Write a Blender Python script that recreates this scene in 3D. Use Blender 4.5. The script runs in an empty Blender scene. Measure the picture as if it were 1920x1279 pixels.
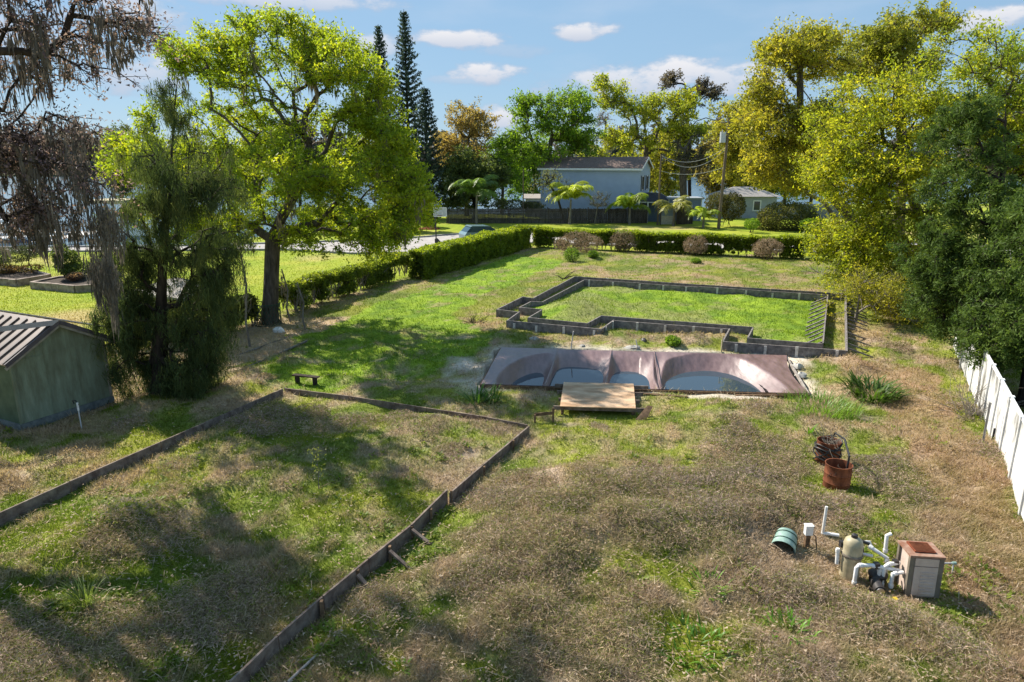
import bpy, math, random
import numpy as np
from mathutils import Vector, Matrix

# ------------------------------------------------------------------ camera, sky, sun, exposure
SC = bpy.context.scene
COL = SC.collection
CAM_H = 7.7
PITCH = math.atan(340 / 1280)
CP, SP = math.cos(PITCH), math.sin(PITCH)
cam_d = bpy.data.cameras.new('camera')
cam_d.sensor_width = 36
cam_d.lens = 24.0
cam_d.clip_start = 0.1
cam_d.clip_end = 12000
cam = bpy.data.objects.new('camera', cam_d)
cam.location = (0, 0, CAM_H)
cam.rotation_euler = (math.pi / 2 - PITCH, 0, 0)
COL.objects.link(cam)
SC.camera = cam

SUN_AZ = math.radians(-47)      # from +Y, negative is to the left
SUN_EL = math.radians(41)
sun_dir = Vector((math.sin(SUN_AZ) * math.cos(SUN_EL), math.cos(SUN_AZ) * math.cos(SUN_EL), math.sin(SUN_EL)))
sl = bpy.data.lights.new('sun', 'SUN')
sl.energy = 5.0
sl.angle = math.radians(0.55)
sl.color = (1.0, 0.93, 0.82)
so = bpy.data.objects.new('sun', sl)
so.rotation_euler = (-sun_dir).to_track_quat('-Z', 'Y').to_euler()
so.location = (-40, 40, 60)
COL.objects.link(so)

SC.view_settings.view_transform = 'Standard'
SC.view_settings.look = 'None'
SC.view_settings.exposure = 0.92
SC.view_settings.gamma = 1
SC.view_settings.use_curve_mapping = False
SC.render.engine = 'CYCLES'
SC.cycles.max_bounces = 6
SC.cycles.diffuse_bounces = 3
SC.cycles.transmission_bounces = 3
SC.cycles.glossy_bounces = 3
SC.cycles.use_denoising = True


def ray(px, py):
    u = (px - 960) / 1280
    v = (640 - py) / 1280
    return np.array((u, CP + v * SP, -SP + v * CP))


def G(px, py, z=0.0):
    """where the line of sight through a photo point meets the level z"""
    d = ray(px, py)
    t = (z - CAM_H) / d[2]
    return np.array((d[0] * t, d[1] * t, z))


def PY(px, py, Y):
    """the same at the distance Y"""
    d = ray(px, py)
    t = Y / d[1]
    return np.array((d[0] * t, Y, CAM_H + d[2] * t))


def sky_world():
    w = bpy.data.worlds.new('World')
    SC.world = w
    w.use_nodes = True
    nt = w.node_tree
    nt.nodes.clear()
    N = nt.nodes.new
    L = nt.links.new
    out = N('ShaderNodeOutputWorld')
    bg = N('ShaderNodeBackground')
    bg.inputs['Strength'].default_value = 0.066
    L(bg.outputs[0], out.inputs[0])
    sky = N('ShaderNodeTexSky')
    sky.sky_type = 'NISHITA'
    sky.sun_disc = False
    sky.sun_elevation = SUN_EL
    sky.sun_rotation = SUN_AZ
    sky.air_density = 1.0
    sky.dust_density = 0.1
    sky.ozone_density = 3.0
    tc = N('ShaderNodeTexCoord')
    sep = N('ShaderNodeSeparateXYZ')
    L(tc.outputs['Generated'], sep.inputs[0])

    def m(op, a, b=None, c=None):
        n = N('ShaderNodeMath')
        n.operation = op
        for i, v in enumerate((a, b, c)):
            if v is None:
                continue
            if isinstance(v, (int, float)):
                n.inputs[i].default_value = v
            else:
                L(v, n.inputs[i])
        return n.outputs[0]
    az = m('ARCTAN2', sep.outputs[0], sep.outputs[1])
    el = m('ARCSINE', sep.outputs[2])
    mp = N('ShaderNodeMapping')
    mp.inputs['Scale'].default_value = (1, 1, 2.2)
    L(tc.outputs['Generated'], mp.inputs[0])
    nz = N('ShaderNodeTexNoise')
    nz.inputs['Scale'].default_value = 22
    nz.inputs['Detail'].default_value = 7
    nz.inputs['Roughness'].default_value = 0.6
    L(mp.outputs[0], nz.inputs[0])
    wob = m('MULTIPLY', m('SUBTRACT', nz.outputs[0], 0.5), 4.6)
    clouds = [(850, 74, 95, 14, 1), (1092, 60, 55, 13, 1), (905, 138, 62, 17, 1), (880, 150, 62, 10, .5), (1180, 155, 140, 24, .9),
              (1260, 140, 90, 24, 1), (1385, 148, 90, 26, .9), (940, 218, 34, 20, 1), (1848, 36, 62, 17, 1), (262, 22, 70, 30, .75),
              (262, 130, 70, 34, .8), (690, 92, 50, 20, .75), (520, 2, 170, 12, .8), (970, 95, 60, 12, .35), (30, 60, 90, 40, .6)]
    total = None
    shade = None
    for (px, py, rx, ry, a) in clouds:
        d = ray(px, py)
        a0 = math.atan2(d[0], d[1])
        e0 = math.asin(d[2] / np.linalg.norm(d))
        ra, re = rx / 1280, ry / 1280
        dx = m('MULTIPLY', m('SUBTRACT', az, a0), 1 / ra)
        dy = m('MULTIPLY', m('SUBTRACT', el, e0), 1 / re)
        # flat base, round top
        e = m('ADD', m('POWER', m('ABSOLUTE', dx), 2.0), m('POWER', m('ABSOLUTE', dy), 2.0))
        e = m('SUBTRACT', e, wob)
        mr = N('ShaderNodeMapRange')
        mr.interpolation_type = 'SMOOTHSTEP'
        mr.inputs['From Min'].default_value = 1.6
        mr.inputs['From Max'].default_value = 0.1
        mr.inputs['To Max'].default_value = a
        L(e, mr.inputs['Value'])
        total = mr.outputs[0] if total is None else m('MAXIMUM', total, mr.outputs[0])
        sh = m('MULTIPLY', mr.outputs[0], m('MULTIPLY_ADD', dy, 0.30, 0.62))
        shade = sh if shade is None else m('MAXIMUM', shade, sh)
    # thin wisps over the whole sky
    nz2 = N('ShaderNodeTexNoise')
    nz2.inputs['Scale'].default_value = 5
    nz2.inputs['Detail'].default_value = 6
    mp2 = N('ShaderNodeMapping')
    mp2.inputs['Scale'].default_value = (1, 1, 3.5)
    L(tc.outputs['Generated'], mp2.inputs[0])
    L(mp2.outputs[0], nz2.inputs[0])
    mr = N('ShaderNodeMapRange')
    mr.interpolation_type = 'SMOOTHSTEP'
    mr.inputs['From Min'].default_value = 0.5
    mr.inputs['From Max'].default_value = 0.8
    mr.inputs['To Max'].default_value = 0.4
    L(nz2.outputs[0], mr.inputs['Value'])
    hv = N('ShaderNodeHueSaturation')
    hv.inputs['Saturation'].default_value = 0.98
    blue = N('ShaderNodeMixRGB')
    blue.inputs[0].default_value = 0.76
    blue.inputs[2].default_value = (2.6, 4.3, 6.2, 1)
    L(sky.outputs[0], blue.inputs[1])
    L(blue.outputs[0], hv.inputs['Color'])
    mix1 = N('ShaderNodeMixRGB')
    L(mr.outputs[0], mix1.inputs[0])
    L(hv.outputs[0], mix1.inputs[1])
    mix1.inputs[2].default_value = (4.4, 5.4, 6.8, 1)
    cl = N('ShaderNodeMixRGB')
    L(shade, cl.inputs[0])
    cl.inputs[1].default_value = (3.4, 4.2, 5.6, 1)
    cl.inputs[2].default_value = (7.6, 7.5, 7.6, 1)
    mix2 = N('ShaderNodeMixRGB')
    L(total, mix2.inputs[0])
    L(mix1.outputs[0], mix2.inputs[1])
    L(cl.outputs[0], mix2.inputs[2])
    L(mix2.outputs[0], bg.inputs['Color'])


sky_world()

# ------------------------------------------------------------------ helpers
RNG = np.random.default_rng(7)
random.seed(7)
OFF = {}


def tag(o, label=None, cat=None, group=None, kind=None):
    if label:
        o['label'] = label
    if cat:
        o['category'] = cat
    if group:
        o['group'] = group
    if kind:
        o['kind'] = kind
    return o


def thing(name, loc, label, cat, group=None):
    o = bpy.data.objects.new(name, None)
    o.empty_display_size = 0.2
    o.location = tuple(float(v) for v in loc)
    COL.objects.link(o)
    OFF[o.name] = np.array(o.location)
    tag(o, label, cat, group)
    return o


def link_mesh(name, me, material, parent=None, label=None):
    o = bpy.data.objects.new(name, me)
    COL.objects.link(o)
    if material is not None:
        me.materials.append(material)
    if parent is not None:
        o.parent = parent
        OFF[o.name] = OFF[parent.name]
    else:
        OFF[o.name] = np.zeros(3)
    if label:
        o['label'] = label
    return o


def np_mesh(name, V, F, material, parent=None, col=None, smooth=False):
    V = np.asarray(V, dtype=np.float64)
    F = np.asarray(F, dtype=np.int32)
    if parent is not None:
        V = V - OFF[parent.name]
    me = bpy.data.meshes.new(name)
    me.vertices.add(len(V))
    me.vertices.foreach_set('co', V.astype(np.float32).ravel())
    m, k = F.shape
    me.loops.add(m * k)
    me.loops.foreach_set('vertex_index', F.ravel())
    me.polygons.add(m)
    me.polygons.foreach_set('loop_start', np.arange(0, m * k, k, dtype=np.int32))
    if smooth:
        me.polygons.foreach_set('use_smooth', np.ones(m, dtype=bool))
    me.update(calc_edges=True)
    if col is not None:
        at = me.color_attributes.new('Col', 'FLOAT_COLOR', 'POINT')
        c4 = np.ones((len(V), 4), dtype=np.float32)
        c4[:, :3] = np.clip(col, 0, 1)
        at.data.foreach_set('color', c4.ravel())
    return link_mesh(name, me, material, parent)


class MB:
    """collects boxes, beams, tubes and sheets; build() links them as one mesh"""

    def __init__(self, M=None):
        self.v, self.f, self.M = [], [], M

    def add(self, pts, faces):
        n = len(self.v)
        for p in pts:
            p = Vector([float(a) for a in p])
            if self.M is not None:
                p = self.M @ p
            self.v.append(p)
        self.f += [tuple(i + n for i in f) for f in faces]
        return self

    def box(self, lo, hi):
        x0, y0, z0 = lo
        x1, y1, z1 = hi
        return self.add([(x0, y0, z0), (x1, y0, z0), (x1, y1, z0), (x0, y1, z0), (x0, y0, z1), (x1, y0, z1), (x1, y1, z1), (x0, y1, z1)],
                        [(0, 3, 2, 1), (4, 5, 6, 7), (0, 1, 5, 4), (1, 2, 6, 5), (2, 3, 7, 6), (3, 0, 4, 7)])

    def beam(self, a, b, w, h, up=(0, 0, 1)):
        """bar from a to b (its centre line), w across, h along up"""
        a, b = Vector([float(t) for t in a]), Vector([float(t) for t in b])
        d = (b - a).normalized()
        s = d.cross(Vector(up))
        if s.length < 1e-4:
            s = d.cross(Vector((1, 0, 0)))
        s.normalize()
        u = s.cross(d).normalized()
        P = []
        for c in (a, b):
            for (i, j) in ((-1, -1), (1, -1), (1, 1), (-1, 1)):
                P.append(c + s * (i * w / 2) + u * (j * h / 2))
        return self.add(P, [(0, 1, 2, 3), (7, 6, 5, 4), (0, 4, 5, 1), (1, 5, 6, 2), (2, 6, 7, 3), (3, 7, 4, 0)])

    def tube(self, pts, rad, sides=8, cap=True):
        pts = [Vector([float(t) for t in p]) for p in pts]
        if not hasattr(rad, '__len__'):
            rad = [rad] * len(pts)
        P = []
        ref = None
        for i, p in enumerate(pts):
            d = (pts[min(i + 1, len(pts) - 1)] - pts[max(i - 1, 0)]).normalized()
            if ref is None:
                ref = d.orthogonal().normalized()
            ref = (ref - d * ref.dot(d))
            ref = ref.normalized() if ref.length > 1e-5 else d.orthogonal().normalized()
            o = d.cross(ref)
            for k in range(sides):
                a = 2 * math.pi * k / sides
                P.append(p + (ref * math.cos(a) + o * math.sin(a)) * rad[i])
        F = []
        for i in range(len(pts) - 1):
            for k in range(sides):
                k2 = (k + 1) % sides
                F.append((i * sides + k, i * sides + k2, (i + 1) * sides + k2, (i + 1) * sides + k))
        if cap:
            F.append(tuple(range(sides))[::-1])
            F.append(tuple((len(pts) - 1) * sides + k for k in range(sides)))
        return self.add(P, F)

    def lathe(self, prof, c=(0, 0, 0), sides=24):
        P, F = [], []
        for (r, z) in prof:
            for k in range(sides):
                a = 2 * math.pi * k / sides
                P.append((c[0] + r * math.cos(a), c[1] + r * math.sin(a), c[2] + z))
        for i in range(len(prof) - 1):
            for k in range(sides):
                k2 = (k + 1) % sides
                F.append((i * sides + k, i * sides + k2, (i + 1) * sides + k2, (i + 1) * sides + k))
        return self.add(P, F)

    def prism(self, poly, d):
        """polygon (list of 3D points) pushed along d"""
        n = len(poly)
        d = Vector(d)
        P = [Vector([float(t) for t in p]) for p in poly]
        Q = [p + d for p in P]
        F = [tuple(range(n))[::-1], tuple(range(n, 2 * n))]
        for i in range(n):
            j = (i + 1) % n
            F.append((i, j, n + j, n + i))
        return self.add(P + Q, F)

    def build(self, name, material, parent=None, smooth=False, label=None):
        off = Vector(OFF[parent.name]) if parent is not None else Vector((0, 0, 0))
        me = bpy.data.meshes.new(name)
        me.from_pydata([v - off for v in self.v], [], self.f)
        if smooth:
            me.polygons.foreach_set('use_smooth', np.ones(len(me.polygons), dtype=bool))
            me.set_sharp_from_angle(angle=math.radians(40))
        me.update()
        return link_mesh(name, me, material, parent, label)


def noise2(x, y, s, seed=0):
    """smooth value noise, vectorised"""
    x = np.asarray(x, float) / s + seed * 17.31
    y = np.asarray(y, float) / s + seed * 9.73
    xi, yi = np.floor(x).astype(np.int64), np.floor(y).astype(np.int64)
    fx, fy = x - xi, y - yi
    fx = fx * fx * (3 - 2 * fx)
    fy = fy * fy * (3 - 2 * fy)

    def hsh(a, b):
        n = (a * 374761393 + b * 668265263 + seed * 1442695) & 0x7fffffff
        n = ((n ^ (n >> 13)) * 1274126177) & 0x7fffffff
        return ((n ^ (n >> 16)) & 0xffff) / 65535.0
    a = hsh(xi, yi)
    b = hsh(xi + 1, yi)
    c = hsh(xi, yi + 1)
    d = hsh(xi + 1, yi + 1)
    return (a * (1 - fx) + b * fx) * (1 - fy) + (c * (1 - fx) + d * fx) * fy


def fbm(x, y, s, seed=0, o=4):
    t, a, n = 0, 1, 0
    for i in range(o):
        t = t + a * noise2(x, y, s / 2 ** i, seed + i)
        n += a
        a *= 0.55
    return t / n


def inpoly(x, y, poly):
    x = np.asarray(x)
    y = np.asarray(y)
    r = np.zeros(x.shape, bool)
    n = len(poly)
    for i in range(n):
        x0, y0 = poly[i][:2]
        x1, y1 = poly[(i + 1) % n][:2]
        if y0 == y1:
            continue
        c = ((y0 > y) != (y1 > y)) & (x < (x1 - x0) * (y - y0) / (y1 - y0) + x0)
        r ^= c
    return r


def sstep(a, b, x):
    t = np.clip((x - a) / (b - a), 0, 1)
    return t * t * (3 - 2 * t)


# ------------------------------------------------------------------ materials
def mat(name, c1, c2=None, scale=4.0, rough=0.8, bump=0.0, spec=0.3, metal=0.0, stretch=(1, 1, 1), lo=0.35, hi=0.65, c3=None, bscale=None):
    m = bpy.data.materials.new(name)
    m.use_nodes = True
    nt = m.node_tree
    b = nt.nodes['Principled BSDF']
    b.inputs['Roughness'].default_value = rough
    b.inputs['Specular IOR Level'].default_value = spec
    b.inputs['Metallic'].default_value = metal
    tc = nt.nodes.new('ShaderNodeTexCoord')
    mp = nt.nodes.new('ShaderNodeMapping')
    mp.inputs['Scale'].default_value = stretch
    nt.links.new(tc.outputs['Object'], mp.inputs[0])
    nz = nt.nodes.new('ShaderNodeTexNoise')
    nz.inputs['Scale'].default_value = scale
    nz.inputs['Detail'].default_value = 7
    nz.inputs['Roughness'].default_value = 0.62
    nt.links.new(mp.outputs[0], nz.inputs[0])
    r = nt.nodes.new('ShaderNodeValToRGB')
    r.color_ramp.elements[0].position = lo
    r.color_ramp.elements[1].position = hi
    r.color_ramp.elements[0].color = (*c1, 1)
    r.color_ramp.elements[1].color = (*(c2 or c1), 1)
    if c3:
        e = r.color_ramp.elements.new(min(hi + 0.12, 0.98))
        e.color = (*c3, 1)
    nt.links.new(nz.outputs[0], r.inputs[0])
    nt.links.new(r.outputs[0], b.inputs['Base Color'])
    if bump:
        nb = nz
        if bscale:
            nb = nt.nodes.new('ShaderNodeTexNoise')
            nb.inputs['Scale'].default_value = bscale
            nb.inputs['Detail'].default_value = 5
            nt.links.new(mp.outputs[0], nb.inputs[0])
        bp = nt.nodes.new('ShaderNodeBump')
        bp.inputs['Strength'].default_value = bump
        bp.inputs['Distance'].default_value = 0.02
        nt.links.new(nb.outputs[0], bp.inputs['Height'])
        nt.links.new(bp.outputs[0], b.inputs['Normal'])
    return m


def leafmat(name, trans=0.45, rough=0.6, spec=0.25, tint=(1.25, 1.25, 0.7)):
    m = bpy.data.materials.new(name)
    m.use_nodes = True
    nt = m.node_tree
    b = nt.nodes['Principled BSDF']
    b.inputs['Roughness'].default_value = rough
    b.inputs['Specular IOR Level'].default_value = spec
    at = nt.nodes.new('ShaderNodeAttribute')
    at.attribute_name = 'Col'
    nt.links.new(at.outputs['Color'], b.inputs['Base Color'])
    if trans > 0:
        tr = nt.nodes.new('ShaderNodeBsdfTranslucent')
        mu = nt.nodes.new('ShaderNodeMixRGB')
        mu.blend_type = 'MULTIPLY'
        mu.inputs[0].default_value = 1
        mu.inputs[2].default_value = (*tint, 1)
        nt.links.new(at.outputs['Color'], mu.inputs[1])
        nt.links.new(mu.outputs[0], tr.inputs['Color'])
        mx = nt.nodes.new('ShaderNodeMixShader')
        mx.inputs[0].default_value = trans
        nt.links.new(b.outputs[0], mx.inputs[1])
        nt.links.new(tr.outputs[0], mx.inputs[2])
        nt.links.new(mx.outputs[0], nt.nodes['Material Output'].inputs['Surface'])
    return m


M = {}
M['leaf'] = leafmat('leaf', 0.56, 0.55, 0.3, (1.4, 1.4, 0.75))
M['needle'] = leafmat('needle', 0.35, 0.7, 0.2, (1.3, 1.3, 0.9))
M['moss'] = leafmat('moss', 0.3, 0.9, 0.1, (1.1, 1.05, 0.9))
M['grass'] = leafmat('grass', 0.42, 0.65, 0.25, (1.15, 1.15, 0.75))
M['thatch'] = leafmat('thatch', 0.2, 0.9, 0.1, (1.1, 1.05, 0.9))
M['frond'] = leafmat('frond', 0.45, 0.45, 0.4)
M['bark'] = mat('bark', (0.05, 0.04, 0.032), (0.15, 0.125, 0.1), 6, 0.95, 0.6, 0.1, stretch=(1, 1, 0.25))
M['bark_pale'] = mat('bark_pale', (0.13, 0.11, 0.09), (0.27, 0.24, 0.2), 6, 0.95, 0.5, 0.1, stretch=(1, 1, 0.3))
M['bark_dark'] = mat('bark_dark', (0.02, 0.017, 0.015), (0.07, 0.055, 0.045), 6, 0.95, 0.6, 0.1, stretch=(1, 1, 0.25))
M['old_wood'] = mat('old_wood', (0.11, 0.1, 0.098), (0.27, 0.24, 0.23), 5, 0.9, 0.5, 0.15, c3=(0.42, 0.38, 0.36))
M['board_wood'] = mat('board_wood', (0.1, 0.072, 0.06), (0.25, 0.2, 0.165), 5, 0.9, 0.5, 0.15, c3=(0.36, 0.31, 0.27))
M['stake_wood'] = mat('stake_wood', (0.42, 0.38, 0.35), (0.66, 0.62, 0.58), 6, 0.9, 0.4, 0.15)
M['top_edge'] = mat('top_edge', (0.2, 0.17, 0.15), (0.42, 0.38, 0.34), 7, 0.9, 0.3, 0.15)
M['plywood'] = mat('plywood', (0.38, 0.23, 0.13), (0.6, 0.42, 0.27), 2.2, 0.75, 0.15, 0.2, stretch=(0.6, 2.2, 1), lo=0.38, hi=0.62, c3=(0.66, 0.5, 0.35))
M['rot_wood'] = mat('rot_wood', (0.08, 0.05, 0.03), (0.22, 0.14, 0.085), 6, 0.9, 0.4, 0.15)
M['rust'] = mat('rust', (0.09, 0.028, 0.014), (0.24, 0.085, 0.04), 5, 0.85, 0.4, 0.2, stretch=(1, 1, 0.5))
M['black_rubber'] = mat('black_rubber', (0.012, 0.012, 0.013), (0.03, 0.03, 0.03), 8, 0.5, 0, 0.4)
M['pvc'] = mat('pvc', (0.62, 0.6, 0.57), (0.8, 0.79, 0.77), 9, 0.4, 0, 0.4)
M['filter_tan'] = mat('filter_tan', (0.3, 0.26, 0.16), (0.46, 0.4, 0.27), 4, 0.5, 0.1, 0.4)
M['heater'] = mat('heater', (0.46, 0.365, 0.31), (0.56, 0.455, 0.39), 5, 0.55, 0.05, 0.4)
M['heater_dark'] = mat('heater_dark', (0.12, 0.1, 0.08), (0.2, 0.17, 0.13), 5, 0.6, 0.05, 0.4)
M['heater_top'] = mat('heater_top', (0.13, 0.035, 0.018), (0.26, 0.075, 0.035), 6, 0.8, 0.3, 0.2)
M['heater_rim'] = mat('heater_rim', (0.22, 0.1, 0.06), (0.36, 0.25, 0.19), 6, 0.7, 0.2, 0.3)
M['green_plastic'] = mat('green_plastic', (0.13, 0.23, 0.19), (0.3, 0.42, 0.37), 5, 0.5, 0.1, 0.4, stretch=(1, 1, 1))
M['dark_green'] = mat('dark_green', (0.01, 0.05, 0.035), (0.03, 0.09, 0.06), 6, 0.6, 0, 0.3)
M['motor'] = mat('motor', (0.014, 0.013, 0.013), (0.045, 0.04, 0.04), 8, 0.45, 0.1, 0.5)
M['chrome'] = mat('chrome', (0.4, 0.4, 0.42), (0.6, 0.6, 0.6), 8, 0.3, 0, 0.5, metal=0.9)
M['yellow'] = mat('yellow', (0.5, 0.34, 0.02), (0.65, 0.48, 0.03), 8, 0.6)
M['steel'] = mat('steel', (0.2, 0.2, 0.2), (0.33, 0.33, 0.33), 8, 0.5, 0, 0.5, metal=0.7)
M['black_metal'] = mat('black_metal', (0.012, 0.012, 0.013), (0.03, 0.03, 0.032), 8, 0.5, 0, 0.4)
M['stone'] = mat('stone', (0.3, 0.28, 0.25), (0.5, 0.48, 0.44), 5, 0.9, 0.4, 0.2)
M['vinyl'] = mat('vinyl', (0.1, 0.095, 0.08), (0.6, 0.6, 0.59), 1.3, 0.6, 0.05, 0.3, stretch=(1.1, 1.1, 0.6), lo=0.36, hi=0.52, c3=(0.7, 0.7, 0.7))
M['vinyl_post'] = mat('vinyl_post', (0.42, 0.42, 0.42), (0.62, 0.62, 0.61), 5, 0.5, 0, 0.35)
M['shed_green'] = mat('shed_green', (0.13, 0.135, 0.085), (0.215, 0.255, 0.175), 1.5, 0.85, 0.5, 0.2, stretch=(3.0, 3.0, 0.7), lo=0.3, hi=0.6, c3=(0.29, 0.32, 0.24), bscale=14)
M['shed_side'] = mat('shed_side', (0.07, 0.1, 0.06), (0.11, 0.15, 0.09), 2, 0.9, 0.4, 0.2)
M['shed_trim'] = mat('shed_trim', (0.22, 0.2, 0.165), (0.36, 0.33, 0.27), 5, 0.85, 0.2, 0.2)
M['shed_sill'] = mat('shed_sill', (0.1, 0.11, 0.11), (0.2, 0.22, 0.21), 5, 0.85, 0.2, 0.2)
M['roof_brown'] = mat('roof_brown', (0.15, 0.105, 0.085), (0.215, 0.16, 0.13), 3, 0.42, 0.03, 0.5)
M['roof_rib'] = mat('roof_rib', (0.09, 0.068, 0.06), (0.13, 0.1, 0.085), 3, 0.42, 0.03, 0.5)  # ribs darker than the panels, standing in for their shadow lines
M['roof_edge'] = mat('roof_edge', (0.06, 0.05, 0.058), (0.1, 0.085, 0.095), 3, 0.5, 0, 0.4)
M['ridge_cap'] = mat('ridge_cap', (0.3, 0.25, 0.22), (0.38, 0.33, 0.29), 3, 0.42, 0.03, 0.5)
M['shingle_grey'] = mat('shingle_grey', (0.22, 0.2, 0.19), (0.42, 0.39, 0.36), 9, 0.9, 0.4, 0.2)
M['siding_blue'] = mat('siding_blue', (0.34, 0.415, 0.55), (0.38, 0.46, 0.6), 1.2, 0.6, 0, 0.3)
M['siding_dark'] = mat('siding_dark', (0.16, 0.2, 0.3), (0.19, 0.24, 0.35), 2, 0.7, 0, 0.3)
M['siding_grey'] = mat('siding_grey', (0.27, 0.3, 0.34), (0.33, 0.36, 0.4), 2, 0.7, 0, 0.3)
M['white_trim'] = mat('white_trim', (0.68, 0.68, 0.68), (0.78, 0.78, 0.78), 4, 0.5, 0, 0.3)
M['shingle_brown'] = mat('shingle_brown', (0.12, 0.085, 0.075), (0.22, 0.165, 0.14), 6, 0.95, 0.3, 0.1)
M['shingle_dark'] = mat('shingle_dark', (0.03, 0.03, 0.035), (0.06, 0.06, 0.068), 6, 0.9, 0.3, 0.15)
M['glass_dark'] = mat('glass_dark', (0.02, 0.03, 0.045), (0.03, 0.045, 0.06), 2, 0.08, 0, 0.6)
M['shutter'] = mat('shutter', (0.025, 0.03, 0.045), (0.04, 0.045, 0.06), 2, 0.6)
M['fence_wood'] = mat('fence_wood', (0.045, 0.037, 0.035), (0.13, 0.11, 0.1), 2.5, 0.9, 0.3, 0.15, stretch=(3, 3, 0.5))
M['fence_grey'] = mat('fence_grey', (0.16, 0.17, 0.18), (0.22, 0.23, 0.24), 3, 0.8)
M['pole_wood'] = mat('pole_wood', (0.1, 0.075, 0.05), (0.2, 0.155, 0.11), 6, 0.9, 0.3, 0.15, stretch=(1, 1, 0.2))
M['galv'] = mat('galv', (0.38, 0.4, 0.42), (0.5, 0.52, 0.54), 5, 0.5, 0, 0.4)
M['asphalt'] = mat('asphalt', (0.29, 0.265, 0.25), (0.42, 0.39, 0.37), 1.4, 0.95, 0.2, 0.15)
M['kerb'] = mat('kerb', (0.2, 0.19, 0.18), (0.32, 0.31, 0.29), 3, 0.95)
M['block'] = mat('block', (0.16, 0.12, 0.1), (0.36, 0.3, 0.25), 3, 0.95, 0.4, 0.15)
M['soil'] = mat('soil', (0.03, 0.024, 0.02), (0.09, 0.07, 0.055), 5, 0.95, 0.5, 0.1)
M['dock'] = mat('dock', (0.5, 0.48, 0.46), (0.68, 0.66, 0.64), 3, 0.8)
M['boat_white'] = mat('boat_white', (0.6, 0.6, 0.6), (0.75, 0.75, 0.75), 3, 0.3, 0, 0.5)
M['boat_blue'] = mat('boat_blue', (0.03, 0.05, 0.12), (0.05, 0.08, 0.17), 3, 0.4, 0, 0.5)
M['car_paint'] = mat('car_paint', (0.16, 0.25, 0.28), (0.18, 0.28, 0.31), 3, 0.25, 0, 0.6, metal=0.3)
M['car_glass'] = mat('car_glass', (0.03, 0.06, 0.08), (0.035, 0.07, 0.09), 3, 0.05, 0, 0.7)
M['tan_band'] = mat('tan_band', (0.42, 0.36, 0.2), (0.5, 0.43, 0.26), 3, 0.7)


def tarp_material():
    m = bpy.data.materials.new('tarp')
    m.use_nodes = True
    nt = m.node_tree
    b = nt.nodes['Principled BSDF']
    b.inputs['Roughness'].default_value = 0.4
    b.inputs['Specular IOR Level'].default_value = 1.0
    tc = nt.nodes.new('ShaderNodeTexCoord')
    mp = nt.nodes.new('ShaderNodeMapping')
    mp.inputs['Scale'].default_value = (3.2, 0.55, 3)
    nt.links.new(tc.outputs['Object'], mp.inputs[0])
    nz = nt.nodes.new('ShaderNodeTexNoise')
    nz.inputs['Scale'].default_value = 1.6
    nz.inputs['Detail'].default_value = 8
    nz.inputs['Roughness'].default_value = 0.65
    nt.links.new(mp.outputs[0], nz.inputs[0])
    r = nt.nodes.new('ShaderNodeValToRGB')
    r.color_ramp.elements[0].position = 0.3
    r.color_ramp.elements[1].position = 0.7
    r.color_ramp.elements[0].color = (0.11, 0.058, 0.052, 1)
    r.color_ramp.elements[1].color = (0.22, 0.13, 0.124, 1)
    nt.links.new(nz.outputs[0], r.inputs[0])
    nt.links.new(r.outputs[0], b.inputs['Base Color'])
    b.inputs['Coat Weight'].default_value = 0.2
    b.inputs['Coat Roughness'].default_value = 0.3
    rr = nt.nodes.new('ShaderNodeMapRange')
    rr.inputs['To Min'].default_value = 0.32
    rr.inputs['To Max'].default_value = 0.5
    nt.links.new(nz.outputs[0], rr.inputs['Value'])
    nt.links.new(rr.outputs[0], b.inputs['Roughness'])
    bp = nt.nodes.new('ShaderNodeBump')
    bp.inputs['Strength'].default_value = 0.35
    bp.inputs['Distance'].default_value = 0.03
    nt.links.new(nz.outputs[0], bp.inputs['Height'])
    nt.links.new(bp.outputs[0], b.inputs['Normal'])
    return m


def water_material(name, col, rough=0.02, bump=0.0, scale=2.0):
    m = bpy.data.materials.new(name)
    m.use_nodes = True
    nt = m.node_tree
    b = nt.nodes['Principled BSDF']
    b.inputs['Base Color'].default_value = (*col, 1)
    b.inputs['Roughness'].default_value = rough
    b.inputs['IOR'].default_value = 1.33
    b.inputs['Specular IOR Level'].default_value = 0.6
    if bump:
        tc = nt.nodes.new('ShaderNodeTexCoord')
        mp = nt.nodes.new('ShaderNodeMapping')
        mp.inputs['Scale'].default_value = (1, 0.35, 1)
        nt.links.new(tc.outputs['Object'], mp.inputs[0])
        nz = nt.nodes.new('ShaderNodeTexNoise')
        nz.inputs['Scale'].default_value = scale
        nz.inputs['Detail'].default_value = 3
        nt.links.new(mp.outputs[0], nz.inputs[0])
        bp = nt.nodes.new('ShaderNodeBump')
        bp.inputs['Strength'].default_value = bump
        bp.inputs['Distance'].default_value = 0.1
        nt.links.new(nz.outputs[0], bp.inputs['Height'])
        nt.links.new(bp.outputs[0], b.inputs['Normal'])
    return m


M['tarp'] = tarp_material()
M['puddle'] = water_material('puddle', (0.035, 0.055, 0.075), 0.02, 0.02, 3)
M['lake'] = water_material('lake', (0.1, 0.17, 0.22), 0.2, 0.4, 0.8)

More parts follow.
